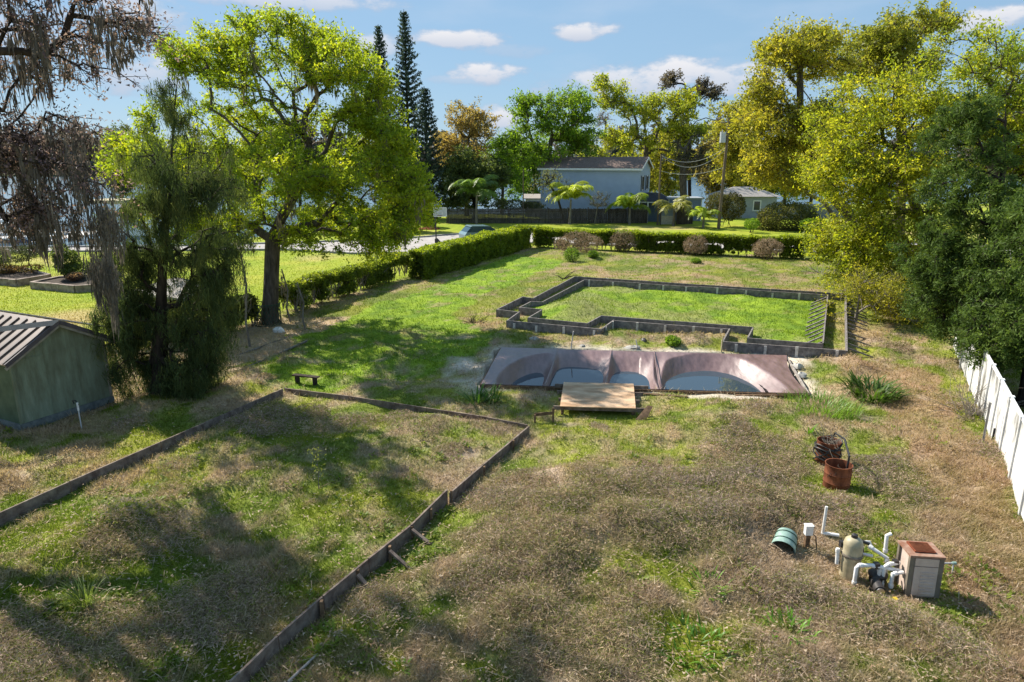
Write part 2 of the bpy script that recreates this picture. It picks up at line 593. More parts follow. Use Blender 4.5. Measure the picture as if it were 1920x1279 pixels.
# ------------------------------------------------------------------ the lie of the land
POOL = [G(902, 722)[:2], G(1518, 740)[:2], G(1475, 668)[:2], G(940, 653)[:2]]
FORM_TOP = 0.4
F_OUT = [G(x, y, FORM_TOP)[:2] for (x, y) in ((931, 581), (980, 557), (999, 560), (1077, 519), (1586, 551), (1588, 658), (1355, 640), (1368, 617), (1151, 601), (1129, 617), (950, 602), (974, 585))]
F_IN = [G(x, y, FORM_TOP)[:2] for (x, y) in ((973, 577), (996, 566), (1017, 566), (1095, 525), (1552, 553), (1543, 644), (1402, 634), (1412, 614), (1126, 592.5), (1102, 606), (990, 596), (1016, 581))]
BED = [G(0, 965)[:2], G(530, 730)[:2], G(990, 797)[:2], G(430, 1279)[:2], np.array((-5.4, 6.6)), np.array((-14.0, 7.6))]
ROAD_N = [(-60, 57.5), (-30, 59.5), (-20, 60.2), (-13.5, 57.6), (-9, 58.2), (-6, 60.5), (-2, 64.5), (3, 65.2), (28, 57.6), (60, 48), (140, 25)]
ROAD_F = [(-60, 60.5), (-30, 63), (-21, 65.5), (-15, 67.2), (-9, 70.5), (-5, 74), (0, 75.5), (5, 74.8), (28, 68), (60, 58.5), (140, 35.5)]
ROAD = ROAD_N + ROAD_F[::-1]
LOTLINE = [(-30, 8), (-18.6, 22), (-12.9, 32.5), (-7.6, 45.5), (-0.4, 61.8)]
GREENSTRIP = [G(x, y)[:2] for (x, y) in ((455, 712), (560, 640), (700, 575), (800, 545), (960, 478), (1060, 492), (900, 560), (850, 590), (930, 640), (880, 680), (760, 720), (560, 735))]
YARDGREEN = [G(x, y)[:2] for (x, y) in ((980, 845), (1060, 770), (1200, 790), (1260, 830), (1120, 880), (1010, 905), (960, 890))]
LEFTGREEN = [G(x, y)[:2] for (x, y) in ((0, 960), (250, 870), (480, 800), (700, 830), (560, 960), (330, 1060), (0, 1130))]
FENCESTRIP = [(13.0, 26), (16.0, 25), (10.9, 13.0), (8.5, 7), (6.4, 7), (9.9, 15), (11.5, 20)]


def side_of_lot(x, y):
    """positive = inside the wild lot, negative = the neighbour's lawn on the left"""
    r = np.full(np.shape(x), 1e9)
    ys = [p[1] for p in LOTLINE]
    xs = [p[0] for p in LOTLINE]
    return x - np.interp(y, ys, xs)


def shore(x):
    return np.interp(x, [-400, -60, -44, -30, -24, -14, -8, 10, 35, 60, 400], [50, 58, 62, 66, 78, 98, 104, 108, 116, 128, 150])


MOUNDS = [(1150, 960, 2.6, .30), (1290, 1010, 1.8, .28), (1000, 1010, 1.6, .18), (1090, 585, 2.2, .5), (1080, 480, 3.0, .25), (700, 860, 2.4, .14), (170, 1010, 2.0, .2), (1380, 920, 1.5, .18), (1620, 960, 1.6, .15)]
MOUND_W = [(*G(a, b)[:2], r, h) for (a, b, r, h) in MOUNDS]


SMOOTH_LINES = [[(530, 729), (-20, 970)], [(533, 728), (990, 797)], [(992, 799), (843, 925), (430, 1279), (330, 1360)], [(1470, 1050), (1640, 1090), (1770, 1100)], [(1545, 1000), (1600, 1060)], [(1550, 866), (1567, 917)], [(1050, 775), (1200, 780)]]
SMOOTH_LINES = [[G(a, b)[:2] for a, b in l] for l in SMOOTH_LINES] + [[np.array(p) for p in POOL] + [np.array(POOL[0])], [np.array((-14.5, 18.4)), np.array((-13.1, 21.2))]]


def near_timber(x, y):
    d = np.full(np.shape(x), 1e9)
    for l in SMOOTH_LINES:
        for a, b in zip(l[:-1], l[1:]):
            ab = b - a
            t = np.clip(((x - a[0]) * ab[0] + (y - a[1]) * ab[1]) / (ab @ ab), 0, 1)
            d = np.minimum(d, np.hypot(x - a[0] - t * ab[0], y - a[1] - t * ab[1]))
    return d - 0.25


def height(x, y):
    x = np.asarray(x, float)
    y = np.asarray(y, float)
    wild = sstep(-1.0, 1.0, side_of_lot(x, y)) * sstep(62, 57, y + 0.29 * np.maximum(x, 0)) * sstep(30, 22, np.abs(x))
    hum = np.clip(fbm(x, y, 1.7, 181, 3) - 0.42, 0, 1)
    field = inpoly(x, y, F_OUT) | (y > 30)
    h = wild * (0.22 * (fbm(x, y, 3.2, 3, 3) - 0.5) + 0.16 * (fbm(x, y, 0.9, 11, 3) - 0.5) + np.where(field, 0.2, 0.65) * hum * sstep(0.0, 1.2, near_timber(x, y)))
    for (mx, my, r, a) in MOUND_W:
        h = h + a * np.exp(-((x - mx) ** 2 + (y - my) ** 2) / (r * r * 0.7))
    inp = inpoly(x, y, POOL)
    h = np.where(inp, -1.5, h)
    ind = inpoly(x, y, ROAD)
    h = np.where(ind, -0.05, h)
    s = y - shore(x)
    lake = sstep(-3, 6, s) * sstep(352, 344, y + 0.02 * x)
    h = h * (1 - lake) - 2.6 * lake
    return h


def hz(x, y):
    return float(height(np.array([x]), np.array([y]))[0])


C_DEAD1 = np.array((0.41, 0.31, 0.23))
C_DEAD2 = np.array((0.47, 0.35, 0.19))
C_DEAD3 = np.array((0.25, 0.185, 0.145))
C_GRN1 = np.array((0.12, 0.175, 0.018))
C_GRN2 = np.array((0.25, 0.275, 0.03))
C_LAWN = np.array((0.2, 0.28, 0.012))
C_LAWN2 = np.array((0.32, 0.34, 0.035))
C_SAND = np.array((0.5, 0.44, 0.37))
C_LITTER = np.array((0.5, 0.37, 0.26))


def lerp(a, b, t):
    return a * (1 - t[:, None]) + b * t[:, None]


def cover(x, y):
    """what grows at a place: colour, greenness, sandiness"""
    x = np.asarray(x, float)
    y = np.asarray(y, float)
    wx = x + 1.2 * (fbm(x, y, 1.5, 21, 3) - 0.5)
    wy = y + 1.2 * (fbm(x, y, 1.5, 31, 3) - 0.5)
    n1 = fbm(x, y, 2.6, 41, 4)
    n2 = fbm(x, y, 0.9, 51, 3)
    n3 = fbm(x, y, 5.5, 61, 3)
    hum = fbm(x, y, 1.7, 181, 3)
    g = 0.76 - 1.5 * np.clip(hum - 0.45, 0, 1) + 1.7 * (n1 - 0.5) + 2.4 * (n2 - 0.5) + 1.2 * (noise2(x, y, 0.3, 111) - 0.5)
    g = g + np.where(y > 17, 0.12, 0) + np.where((y > 30), 0.22, 0)
    g = np.where(inpoly(wx, wy, GREENSTRIP), g + 0.5, g)
    g = np.where(inpoly(wx, wy, YARDGREEN), g + 0.45, g)
    g = np.where(inpoly(wx, wy, LEFTGREEN), g + 0.25, g)
    fld = inpoly(x + 0.35 * (wx - x), y + 0.35 * (wy - y), F_IN)
    g = np.where(fld, 0.95 + 1.1 * (n1 - 0.5), g)
    g = np.clip(g, 0, 1)
    dead = lerp(C_DEAD1[None, :] * np.ones((len(x), 1)), C_DEAD2, np.clip(0.5 + 2.2 * (n3 - 0.5) + 1.2 * (n2 - 0.5), 0, 1))
    dead = lerp(dead, C_DEAD3, np.clip(2.4 * (fbm(x, y, 1.3, 71, 3) - 0.52), 0, 0.8))
    grn = lerp(C_GRN1[None, :] * np.ones((len(x), 1)), C_GRN2, np.clip(0.5 + 2.5 * (fbm(x, y, 1.8, 81, 3) - 0.5), 0, 1))
    dead = np.where((y > 29)[:, None], dead * np.array((0.78, 0.74, 0.6)), dead)
    grn = np.where((y > 29)[:, None], grn * 0.82, grn)
    c = lerp(dead, grn, g)
    bright = (inpoly(wx, wy, GREENSTRIP) & (y < 62)) | fld
    bt = lerp(np.array((0.1, 0.2, 0.008))[None, :] * np.ones((len(x), 1)), np.array((0.2, 0.31, 0.012)), np.clip(0.5 + 2.2 * (n2 - 0.5) + 1.6 * (noise2(x, y, 0.45, 113) - 0.5), 0, 1))
    c = np.where(bright[:, None], lerp(c, bt, np.clip(g * 0.95, 0, 1)), c)
    fs = inpoly(wx, wy, FENCESTRIP)
    c = np.where(fs[:, None], lerp(c, np.array((0.37, 0.235, 0.145)), np.clip(.6 + 1.6 * (n2 - .5), 0, 1)), c)
    g = np.where(fs, g * 0.3, g)
    # litter under the trees on the left
    so_ = side_of_lot(wx, wy)
    bedl = inpoly(x, y, BED)
    lit = (so_ < 6.5) & (so_ > -0.5) & (wy < 33.5) & (~bedl) & (~inpoly(wx, wy, GREENSTRIP)) & (x < -6)
    c = np.where(lit[:, None], lerp(c, C_LITTER, np.clip(0.75 + 0.9 * (n2 - 0.5), 0, 1)), c)
    g = np.where(lit, g * 0.45, g)
    # mown lawn of the neighbour and round the houses
    lawn = (so_ < 0) | (y + 0.29 * np.maximum(x, 0) > 63)
    dry = np.clip(3.2 * (fbm(x, y, 7, 91, 3) - 0.56) + np.where((x < -14) & (y < 36) & (y > 26), 0.35, 0), 0, 0.85)
    lw = lerp(C_LAWN[None, :] * np.ones((len(x), 1)), C_LAWN2, np.clip(0.4 + 2 * (n1 - 0.5), 0, 1))
    lw = lerp(lw, np.array((0.42, 0.31, 0.15)), dry)
    c = np.where(lawn[:, None], lw, c)
    g = np.where(lawn, 1.0, g)
    # bare sand beside the pool
    px0, py0 = POOL[0]
    d = np.full(len(x), 1e9)
    for i in range(4):
        a = np.array(POOL[i])
        b = np.array(POOL[(i + 1) % 4])
        ab = b - a
        t = np.clip(((x - a[0]) * ab[0] + (y - a[1]) * ab[1]) / (ab @ ab), 0, 1)
        d = np.minimum(d, np.hypot(x - a[0] - t * ab[0], y - a[1] - t * ab[1]))
    wn = fbm(x, y, 1.4, 101, 3)
    s = np.clip((0.75 - d) * 1.6 + 3.0 * (wn - 0.5), 0, 1) * (d < 1.5)
    s = np.maximum(s, np.where((x > -2.6) & (x < -0.4) & (y > 23.2) & (y < 26.5), np.clip(3.5 * (wn - 0.42), 0, 1), 0))
    s = np.where((y < 22.6) & (d < 1.1) & (x > 3.5) & (x < 8.5), np.maximum(s, np.clip(4 * (wn - 0.36), 0, 1)), s)
    c = lerp(c, C_SAND, s * 0.9)
    # worn bare soil
    wq = G(900, 1130)
    worn = np.exp(-((x - wq[0]) / 1.0) ** 2 - ((y - wq[1]) / 2.2) ** 2)
    b = np.clip(6 * (fbm(x, y, 1.0, 191, 3) - 0.69 + 0.12 * worn), 0, 1) * (~lawn) * (~fld) * (y < 34)
    c = lerp(c, np.array((0.36, 0.275, 0.205)), b * 0.8)
    s = np.maximum(s, b * 0.9)
    return c, g * (1 - s), s, lawn


def build_ground():
    def axis(lo, f0, f1, fs, hi, gr):
        a = list(np.arange(f0, f1 + 1e-6, fs))
        st, p = fs, f1
        while p < hi:
            st *= gr
            p += st
            a.append(p)
        st, p = fs, f0
        b = []
        while p > lo:
            st *= gr
            p -= st
            b.append(p)
        return np.array(b[::-1] + a)
    xs = axis(-5000, -24, 24, 0.27, 5000, 1.1)
    ys = axis(-600, 5, 48, 0.27, 6000, 1.035)
    X, Y = np.meshgrid(xs, ys)
    x, y = X.ravel(), Y.ravel()
    z = height(x, y)
    c, g, s, lawn = cover(x, y)
    c = lerp(c, np.array((0.3, 0.225, 0.155)), np.where(lawn, 0.06, np.where(g > .9, .1, 0.35)) * (1 - s))
    c = c * (0.8 + 0.4 * fbm(x, y, 0.35, 131, 2))[:, None]
    far = y > 330
    c = np.where(far[:, None], np.array((0.1, 0.11, 0.05)), c)
    nx, ny = len(xs), len(ys)
    i = np.arange((nx - 1) * (ny - 1))
    r, q = i // (nx - 1), i % (nx - 1)
    a = r * nx + q
    F = np.stack([a, a + 1, a + nx + 1, a + nx], 1)
    m = leafmat('ground', 0.0, 0.95, 0.1)
    nt = m.node_tree
    b = nt.nodes['Principled BSDF']
    tc = nt.nodes.new('ShaderNodeTexCoord')
    nz = nt.nodes.new('ShaderNodeTexNoise')
    nz.inputs['Scale'].default_value = 9
    nz.inputs['Detail'].default_value = 9
    nz.inputs['Roughness'].default_value = 0.7
    nt.links.new(tc.outputs['Object'], nz.inputs[0])
    mr = nt.nodes.new('ShaderNodeMapRange')
    mr.inputs['From Min'].default_value = 0.3
    mr.inputs['From Max'].default_value = 0.7
    mr.inputs['To Min'].default_value = 0.62
    mr.inputs['To Max'].default_value = 1.35
    nt.links.new(nz.outputs[0], mr.inputs['Value'])
    mu = nt.nodes.new('ShaderNodeMixRGB')
    mu.blend_type = 'MULTIPLY'
    mu.inputs[0].default_value = 1
    at = [n for n in nt.nodes if n.type == 'ATTRIBUTE'][0]
    nt.links.new(at.outputs['Color'], mu.inputs[1])
    nt.links.new(mr.outputs[0], mu.inputs[2])
    nt.links.new(mu.outputs[0], b.inputs['Base Color'])
    bp = nt.nodes.new('ShaderNodeBump')
    bp.inputs['Strength'].default_value = 0.6
    bp.inputs['Distance'].default_value = 0.05
    nt.links.new(nz.outputs[0], bp.inputs['Height'])
    nt.links.new(bp.outputs[0], b.inputs['Normal'])
    o = np_mesh('ground', np.stack([x, y, z], 1), F, m, None, c, True)
    tag(o, kind='structure')


build_ground()

# road with kerbs
mb = MB()
n = len(ROAD_N)
pts = [(x, y, 0.01) for x, y in ROAD_N] + [(x, y, 0.01) for x, y in ROAD_F]
mb.add(pts, [(i, i + 1, n + i + 1, n + i) for i in range(n - 1)])
road = mb.build('road', M['asphalt'])
tag(road, kind='structure')
for nm, line in (('kerb', ROAD_F), ('kerb', ROAD_N)):
    mb = MB()
    for (a, b) in zip(line[:-1], line[1:]):
        mb.beam((a[0], a[1], 0.04), (b[0], b[1], 0.04), 0.25, 0.2)
    tag(mb.build(nm, M['kerb']), kind='structure')
mb = MB()
mb.add([(-900, 40, -0.55), (900, 40, -0.55), (900, 420, -0.55), (-900, 420, -0.55)], [(0, 1, 2, 3)])
tag(mb.build('lake_water', M['lake']), kind='structure')


# ------------------------------------------------------------------ grass and dead weeds (nobody could count them)
BLOCK = [POOL]


def blocked(x, y):
    b = inpoly(x, y, POOL) | inpoly(x, y, ROAD)
    return b


def blades(n, seed):
    r = np.random.default_rng(seed)
    py = 466 + (1320 - 466) * r.random(n) ** 0.88
    px = r.uniform(-90, 2010, n)
    u = (px - 960) / 1280
    v = (640 - py) / 1280
    dy, dz = CP + v * SP, -SP + v * CP
    t = -CAM_H / dz
    return u * t, dy * t, r


KEEP_LINES = [[(530, 729), (-20, 970)], [(533, 728), (990, 797)], [(992, 799), (843, 925), (430, 1279), (330, 1360)], [(540, 1290), (640, 1186)]]
KEEP_LINES = [[G(a, b)[:2] for a, b in l] for l in KEEP_LINES]
KEEP_SPOTS = [(1300, 1215, .6), (1325, 1115, .35), (1480, 1195, .45), (165, 1145, .4), (755, 1252, .2), (1470, 1040, .5), (1513, 1028, .35), (1545, 1003, .35), (1590, 1075, .5), (1640, 1095, .6), (1640, 1060, .6), (1725, 1095, .8), (1770, 1075, .3), (1567, 917, .5), (1550, 866, .5), (1690, 1130, .5)]
KEEP_SPOTS = [(*G(a, b)[:2], r) for a, b, r in KEEP_SPOTS]


def clear_of(x, y, extra):
    d = np.full(len(x), 1e9)
    for l in KEEP_LINES:
        for a, b in zip(l[:-1], l[1:]):
            ab = b - a
            t = np.clip(((x - a[0]) * ab[0] + (y - a[1]) * ab[1]) / (ab @ ab), 0, 1)
            d = np.minimum(d, np.hypot(x - a[0] - t * ab[0], y - a[1] - t * ab[1]))
    ok = d > extra
    for (a, b, r) in KEEP_SPOTS:
        ok &= np.hypot(x - a, y - b) > r + extra * .5
    return ok


def build_grass():
    x, y, r = blades(840000, 5)
    c, g, s, lawn = cover(x, y)
    keep = (~blocked(x, y)) & (r.random(len(x)) > s * 0.93) & (y < 75)
    x, y, c, g, lawn = x[keep], y[keep], c[keep], g[keep], lawn[keep]
    n = len(x)
    z = height(x, y)
    isg = r.random(n) < g
    dist = np.hypot(x, y)
    L = np.where(isg, r.uniform(0.04, 0.13, n), r.uniform(0.06, 0.2, n)) * (0.8 + dist * 0.012)
    tall = fbm(x, y, 1.1, 141, 3)
    L = L * (0.55 + 0.9 * tall)
    L = np.where(clear_of(x, y, 0.12), L, np.minimum(L, .08))
    L = np.where(lawn, 0.05 + 0.0012 * dist, L)
    lean = np.where(isg, r.uniform(0.2, 1.1, n), r.uniform(0.5, 1.45, n))
    az = r.uniform(0, 2 * math.pi, n)
    w = (0.0024 + 0.00036 * dist) * r.uniform(0.7, 1.4, n)
    d = np.stack([np.sin(lean) * np.cos(az), np.sin(lean) * np.sin(az), np.cos(lean)], 1)
    a2 = az + r.uniform(0.6, 2.4, n)
    sd = np.stack([np.cos(a2), np.sin(a2), np.zeros(n)], 1)
    base = np.stack([x, y, z - 0.01 + np.where(isg, 0, r.random(n) * 0.05)], 1)
    P = np.empty((n, 3, 3))
    P[:, 0] = base - sd * w[:, None]
    P[:, 1] = base + sd * w[:, None]
    P[:, 2] = base + d * L[:, None]
    grn = lerp(c, np.array((0.165, 0.245, 0.018)), np.where(lawn, 0, 0.3))
    ded = lerp(c, np.array((0.43, 0.325, 0.215)), np.where(y > 29, 0.15, 0.45))
    cc = np.where(isg[:, None], grn, ded) * r.uniform(0.74, 1.22, n)[:, None]
    cc = np.repeat(cc, 3, axis=0)
    o = np_mesh('grass', P.reshape(-1, 3), np.arange(n * 3).reshape(-1, 3), M['grass'], None, cc)
    tag(o, 'short green and dry grass covering the overgrown lot', 'grass', None, 'stuff')


WEED_ZONES = [(1130, 950, 170, 55), (1280, 1010, 110, 45), (960, 1070, 90, 50), (1050, 1040, 120, 60), (1180, 1200, 160, 60), (1350, 1250, 160, 40), (560, 790, 170, 30), (820, 790, 120, 25), (120, 1200, 200, 70),
              (420, 1150, 120, 60), (1420, 860, 110, 30), (1650, 900, 90, 40), (1500, 980, 90, 35), (1560, 1160, 120, 50), (1820, 1180, 120, 70), (700, 1120, 70, 60), (860, 860, 60, 25), (1380, 930, 120, 35), (300, 1010, 90, 40), (1720, 760, 80, 40)]


def build_weeds():
    r = np.random.default_rng(9)
    # centres of matted dead weed mounds, gathered where the cover is dead
    N = 9000
    py = 640 + 640 * r.random(N) ** 0.9
    px = r.uniform(-60, 1900, N)
    W = np.array([G(a, b)[:2] for a, b in zip(px, py)])
    x, y = W[:, 0], W[:, 1]
    c, g, s, lawn = cover(x, y)
    pat = fbm(x, y, 2.2, 151, 3)
    zone = np.zeros(len(x))
    for (a, b, ra, rb_) in WEED_ZONES:
        q = G(a, b)
        k = np.linalg.norm(G(a + 1, b) - q)
        kv = abs(G(a, b + 1)[1] - q[1])
        zone = np.maximum(zone, np.exp(-((x - q[0]) / (ra * k)) ** 2 - ((y - q[1]) / (rb_ * kv)) ** 2))
    want = 0.9 * zone + 0.75 * (pat - 0.5) - 0.35 * (g - 0.5)
    ok = (~blocked(x, y)) & (~lawn) & (s < 0.1) & (want + 0.12 * r.random(len(x)) > 0.34) & ~inpoly(x, y, F_OUT) & ~inpoly(x, y, FENCESTRIP)
    ok &= clear_of(x, y, 0.75)
    x, y, pat = x[ok], y[ok], pat[ok]
    m = min(len(x), 680)
    x, y, pat = x[:m], y[:m], pat[:m]
    rad = r.uniform(0.25, 0.7, m)
    hh = rad * r.uniform(0.22, 0.45, m)
    per = (80 + 680 * rad).astype(int)
    idx = np.repeat(np.arange(m), per)
    n = len(idx)
    ph = r.uniform(0, 2 * math.pi, n)
    rr = np.sqrt(r.random(n))
    zz = np.sqrt(np.clip(1 - rr ** 2, 0, 1)) * r.uniform(0.45, 1.08, n)
    X = x[idx] + rad[idx] * rr * np.cos(ph)
    Y = y[idx] + rad[idx] * rr * np.sin(ph)
    Z = height(X, Y) + hh[idx] * zz
    az = r.uniform(0, 2 * math.pi, n)
    el = r.normal(0.15, 0.55, n)
    L = r.uniform(0.05, 0.17, n)
    d = np.stack([np.cos(el) * np.cos(az), np.cos(el) * np.sin(az), np.sin(el)], 1)
    sd = np.cross(d, r.normal(size=(n, 3)))
    sd /= np.linalg.norm(sd, axis=1)[:, None] + 1e-9
    w = (0.0018 + 0.00026 * np.hypot(X, Y)) * r.uniform(0.6, 1.4, n)
    B = np.stack([X, Y, Z], 1)
    P = np.empty((n, 3, 3))
    P[:, 0] = B - sd * w[:, None] - d * L[:, None] * 0.5
    P[:, 1] = B + sd * w[:, None] - d * L[:, None] * 0.5
    P[:, 2] = B + d * L[:, None] * 0.5
    hue = np.clip(r.random(m) * 0.9 + 0.8 * (fbm(x, y, 4, 161, 2) - 0.5), 0, 1)
    base = lerp(np.array((0.37, 0.285, 0.245))[None, :] * np.ones((m, 1)), np.array((0.49, 0.37, 0.22)), hue)
    cc = base[idx] * r.uniform(0.62, 1.2, n)[:, None]
    gr = r.random(n) < 0.3
    cc[gr] = np.array((0.17, 0.2, 0.04)) * r.uniform(0.7, 1.3, gr.sum())[:, None]
    o = np_mesh('dead_weeds', P.reshape(-1, 3), np.arange(n * 3).reshape(-1, 3), M['thatch'], None, np.repeat(cc, 3, axis=0))
    tag(o, 'matted mauve-brown dead weeds in low tangled mounds', 'weeds', None, 'stuff')


build_grass()
build_weeds()


def build_rosettes():
    # small broad-leaved weeds and fallen leaves scattered through the grass
    r = np.random.default_rng(19)
    N = 5200
    px = r.uniform(-60, 1950, N)
    py = 600 + 700 * r.random(N) ** 0.85
    W = np.array([G(a, b)[:2] for a, b in zip(px, py)])
    x, y = W[:, 0], W[:, 1]
    c, g, s, lawn = cover(x, y)
    cl = fbm(x, y, 1.3, 201, 2)
    ok = (~blocked(x, y)) & (~lawn) & (s < .3) & (cl > 0.56) & ~inpoly(x, y, F_OUT)
    x, y = x[ok], y[ok]
    m = len(x)
    k = 9
    i = np.repeat(np.arange(m), k)
    n = len(i)
    a = r.uniform(0, 6.283, n)
    sz = r.uniform(0.05, 0.15, m)[i]
    d = np.stack([np.cos(a), np.sin(a), r.uniform(0.1, 0.9, n)], 1)
    d /= np.linalg.norm(d, axis=1)[:, None]
    sd = np.stack([-np.sin(a), np.cos(a), np.zeros(n)], 1)
    off = r.normal(size=(n, 2)) * 0.05
    B = np.stack([x[i] + off[:, 0], y[i] + off[:, 1], height(x[i] + off[:, 0], y[i] + off[:, 1]) + 0.03], 1)
    P = np.empty((n, 4, 3))
    P[:, 0] = B
    P[:, 1] = B + d * sz[:, None] * .55 + sd * sz[:, None] * .2
    P[:, 2] = B + d * sz[:, None]
    P[:, 3] = B + d * sz[:, None] * .55 - sd * sz[:, None] * .2
    base = lerp(np.array((0.12, 0.19, 0.02))[None] * np.ones((m, 1)), np.array((0.25, 0.3, 0.04)), r.random(m))
    cc = base[i] * r.uniform(.8, 1.2, n)[:, None]
    o = np_mesh('ground_weeds', P.reshape(-1, 3), np.arange(n * 4).reshape(-1, 4), M['leaf'], None, np.repeat(cc, 4, axis=0))
    tag(o, 'small broad-leaved weeds scattered through the dry grass', 'weeds', None, 'stuff')
    # leaf litter and straw lying flat
    N = 13000
    px = r.uniform(-60, 1950, N)
    py = 640 + 660 * r.random(N) ** 0.85
    W = np.array([G(a, b)[:2] for a, b in zip(px[:N], py[:N])])
    x, y = W[:, 0], W[:, 1]
    ok = ~blocked(x, y) & ~inpoly(x, y, F_OUT)
    x, y = x[ok], y[ok]
    n = len(x)
    C = np.stack([x, y, height(x, y) + r.uniform(0.03, 0.12, n)], 1)
    a = r.uniform(0, 6.283, n)
    stick = r.random(n) < .3
    L = np.where(stick, r.uniform(.1, .35, n), r.uniform(.03, .07, n))
    w = np.where(stick, .007, L * .35)
    d = np.stack([np.cos(a), np.sin(a), r.normal(size=n) * .2], 1)
    sd = np.stack([-np.sin(a), np.cos(a), r.normal(size=n) * .2], 1)
    P = np.empty((n, 3, 3))
    P[:, 0] = C - d * L[:, None] * .5 + sd * w[:, None]
    P[:, 1] = C + d * L[:, None] * .5
    P[:, 2] = C - d * L[:, None] * .5 - sd * w[:, None]
    cc = lerp(np.array((0.3, 0.2, 0.12))[None] * np.ones((n, 1)), np.array((0.47, 0.38, 0.28)), r.random(n))
    o = np_mesh('leaf_litter', P.reshape(-1, 3), np.arange(n * 3).reshape(-1, 3), M['thatch'], None, np.repeat(cc, 3, axis=0))
    tag(o, 'fallen leaves, straw and twigs strewn over the grass', 'litter', None, 'stuff')


build_rosettes()

# ------------------------------------------------------------------ trees
UP = np.array((0, 0, 1.0))


def leaf_quads(C, r, length, width, droop=0.0, up=0.0, jl=0.5):
    """one small rhombus per centre C"""
    n = len(C)
    d = r.normal(size=(n, 3))
    d[:, 2] -= droop
    d /= np.linalg.norm(d, axis=1)[:, None]
    q = r.normal(size=(n, 3))
    q[:, 2] += up
    s = np.cross(d, q)
    s /= np.linalg.norm(s, axis=1)[:, None] + 1e-9
    L = (length * r.uniform(1 - jl, 1 + jl, n))[:, None]
    W = (width * r.uniform(1 - jl, 1 + jl, n))[:, None]
    P = np.empty((n, 3, 3))
    P[:, 0] = C - d * L * 0.4 + s * W * 0.5
    P[:, 1] = C + d * L * 0.6
    P[:, 2] = C - d * L * 0.4 - s * W * 0.5
    return P.reshape(-1, 3), np.arange(n * 3).reshape(-1, 3)


def frusta(A, B, ra, rb, k):
    """open cones from A to B, k sides each"""
    d = B - A
    ln = np.linalg.norm(d, axis=1)[:, None] + 1e-9
    d = d / ln
    ref = np.where(np.abs(d[:, 2:3]) > 0.9, np.array([[1.0, 0, 0]]), np.array([[0, 0, 1.0]]))
    s = np.cross(d, ref)
    s /= np.linalg.norm(s, axis=1)[:, None]
    t = np.cross(d, s)
    n = len(A)
    V = np.empty((n, 2 * k, 3))
    for j in range(k):
        a = 2 * math.pi * j / k
        e = s * math.cos(a) + t * math.sin(a)
        V[:, j] = A + e * ra[:, None]
        V[:, k + j] = B + e * rb[:, None]
    o = (np.arange(n) * 2 * k)[:, None, None]
    f = np.array([(j, (j + 1) % k, k + (j + 1) % k, k + j) for j in range(k)])[None]
    return V.reshape(-1, 3), (f + o).reshape(-1, 4)


def lobes_px(Y, L):
    """crown lobes read off the photo at distance Y: (px, py, rx, ry, depth shift, depth radius, weight)"""
    out = []
    for (px, py, rx, ry, dY, rY, w) in L:
        y = Y + dY
        c = PY(px, py, y)
        k = np.linalg.norm(PY(px + 1, py, y) - c)
        out.append((c, np.array((rx * k * 0.98, rY, ry * k * 0.96)), w))
    return out


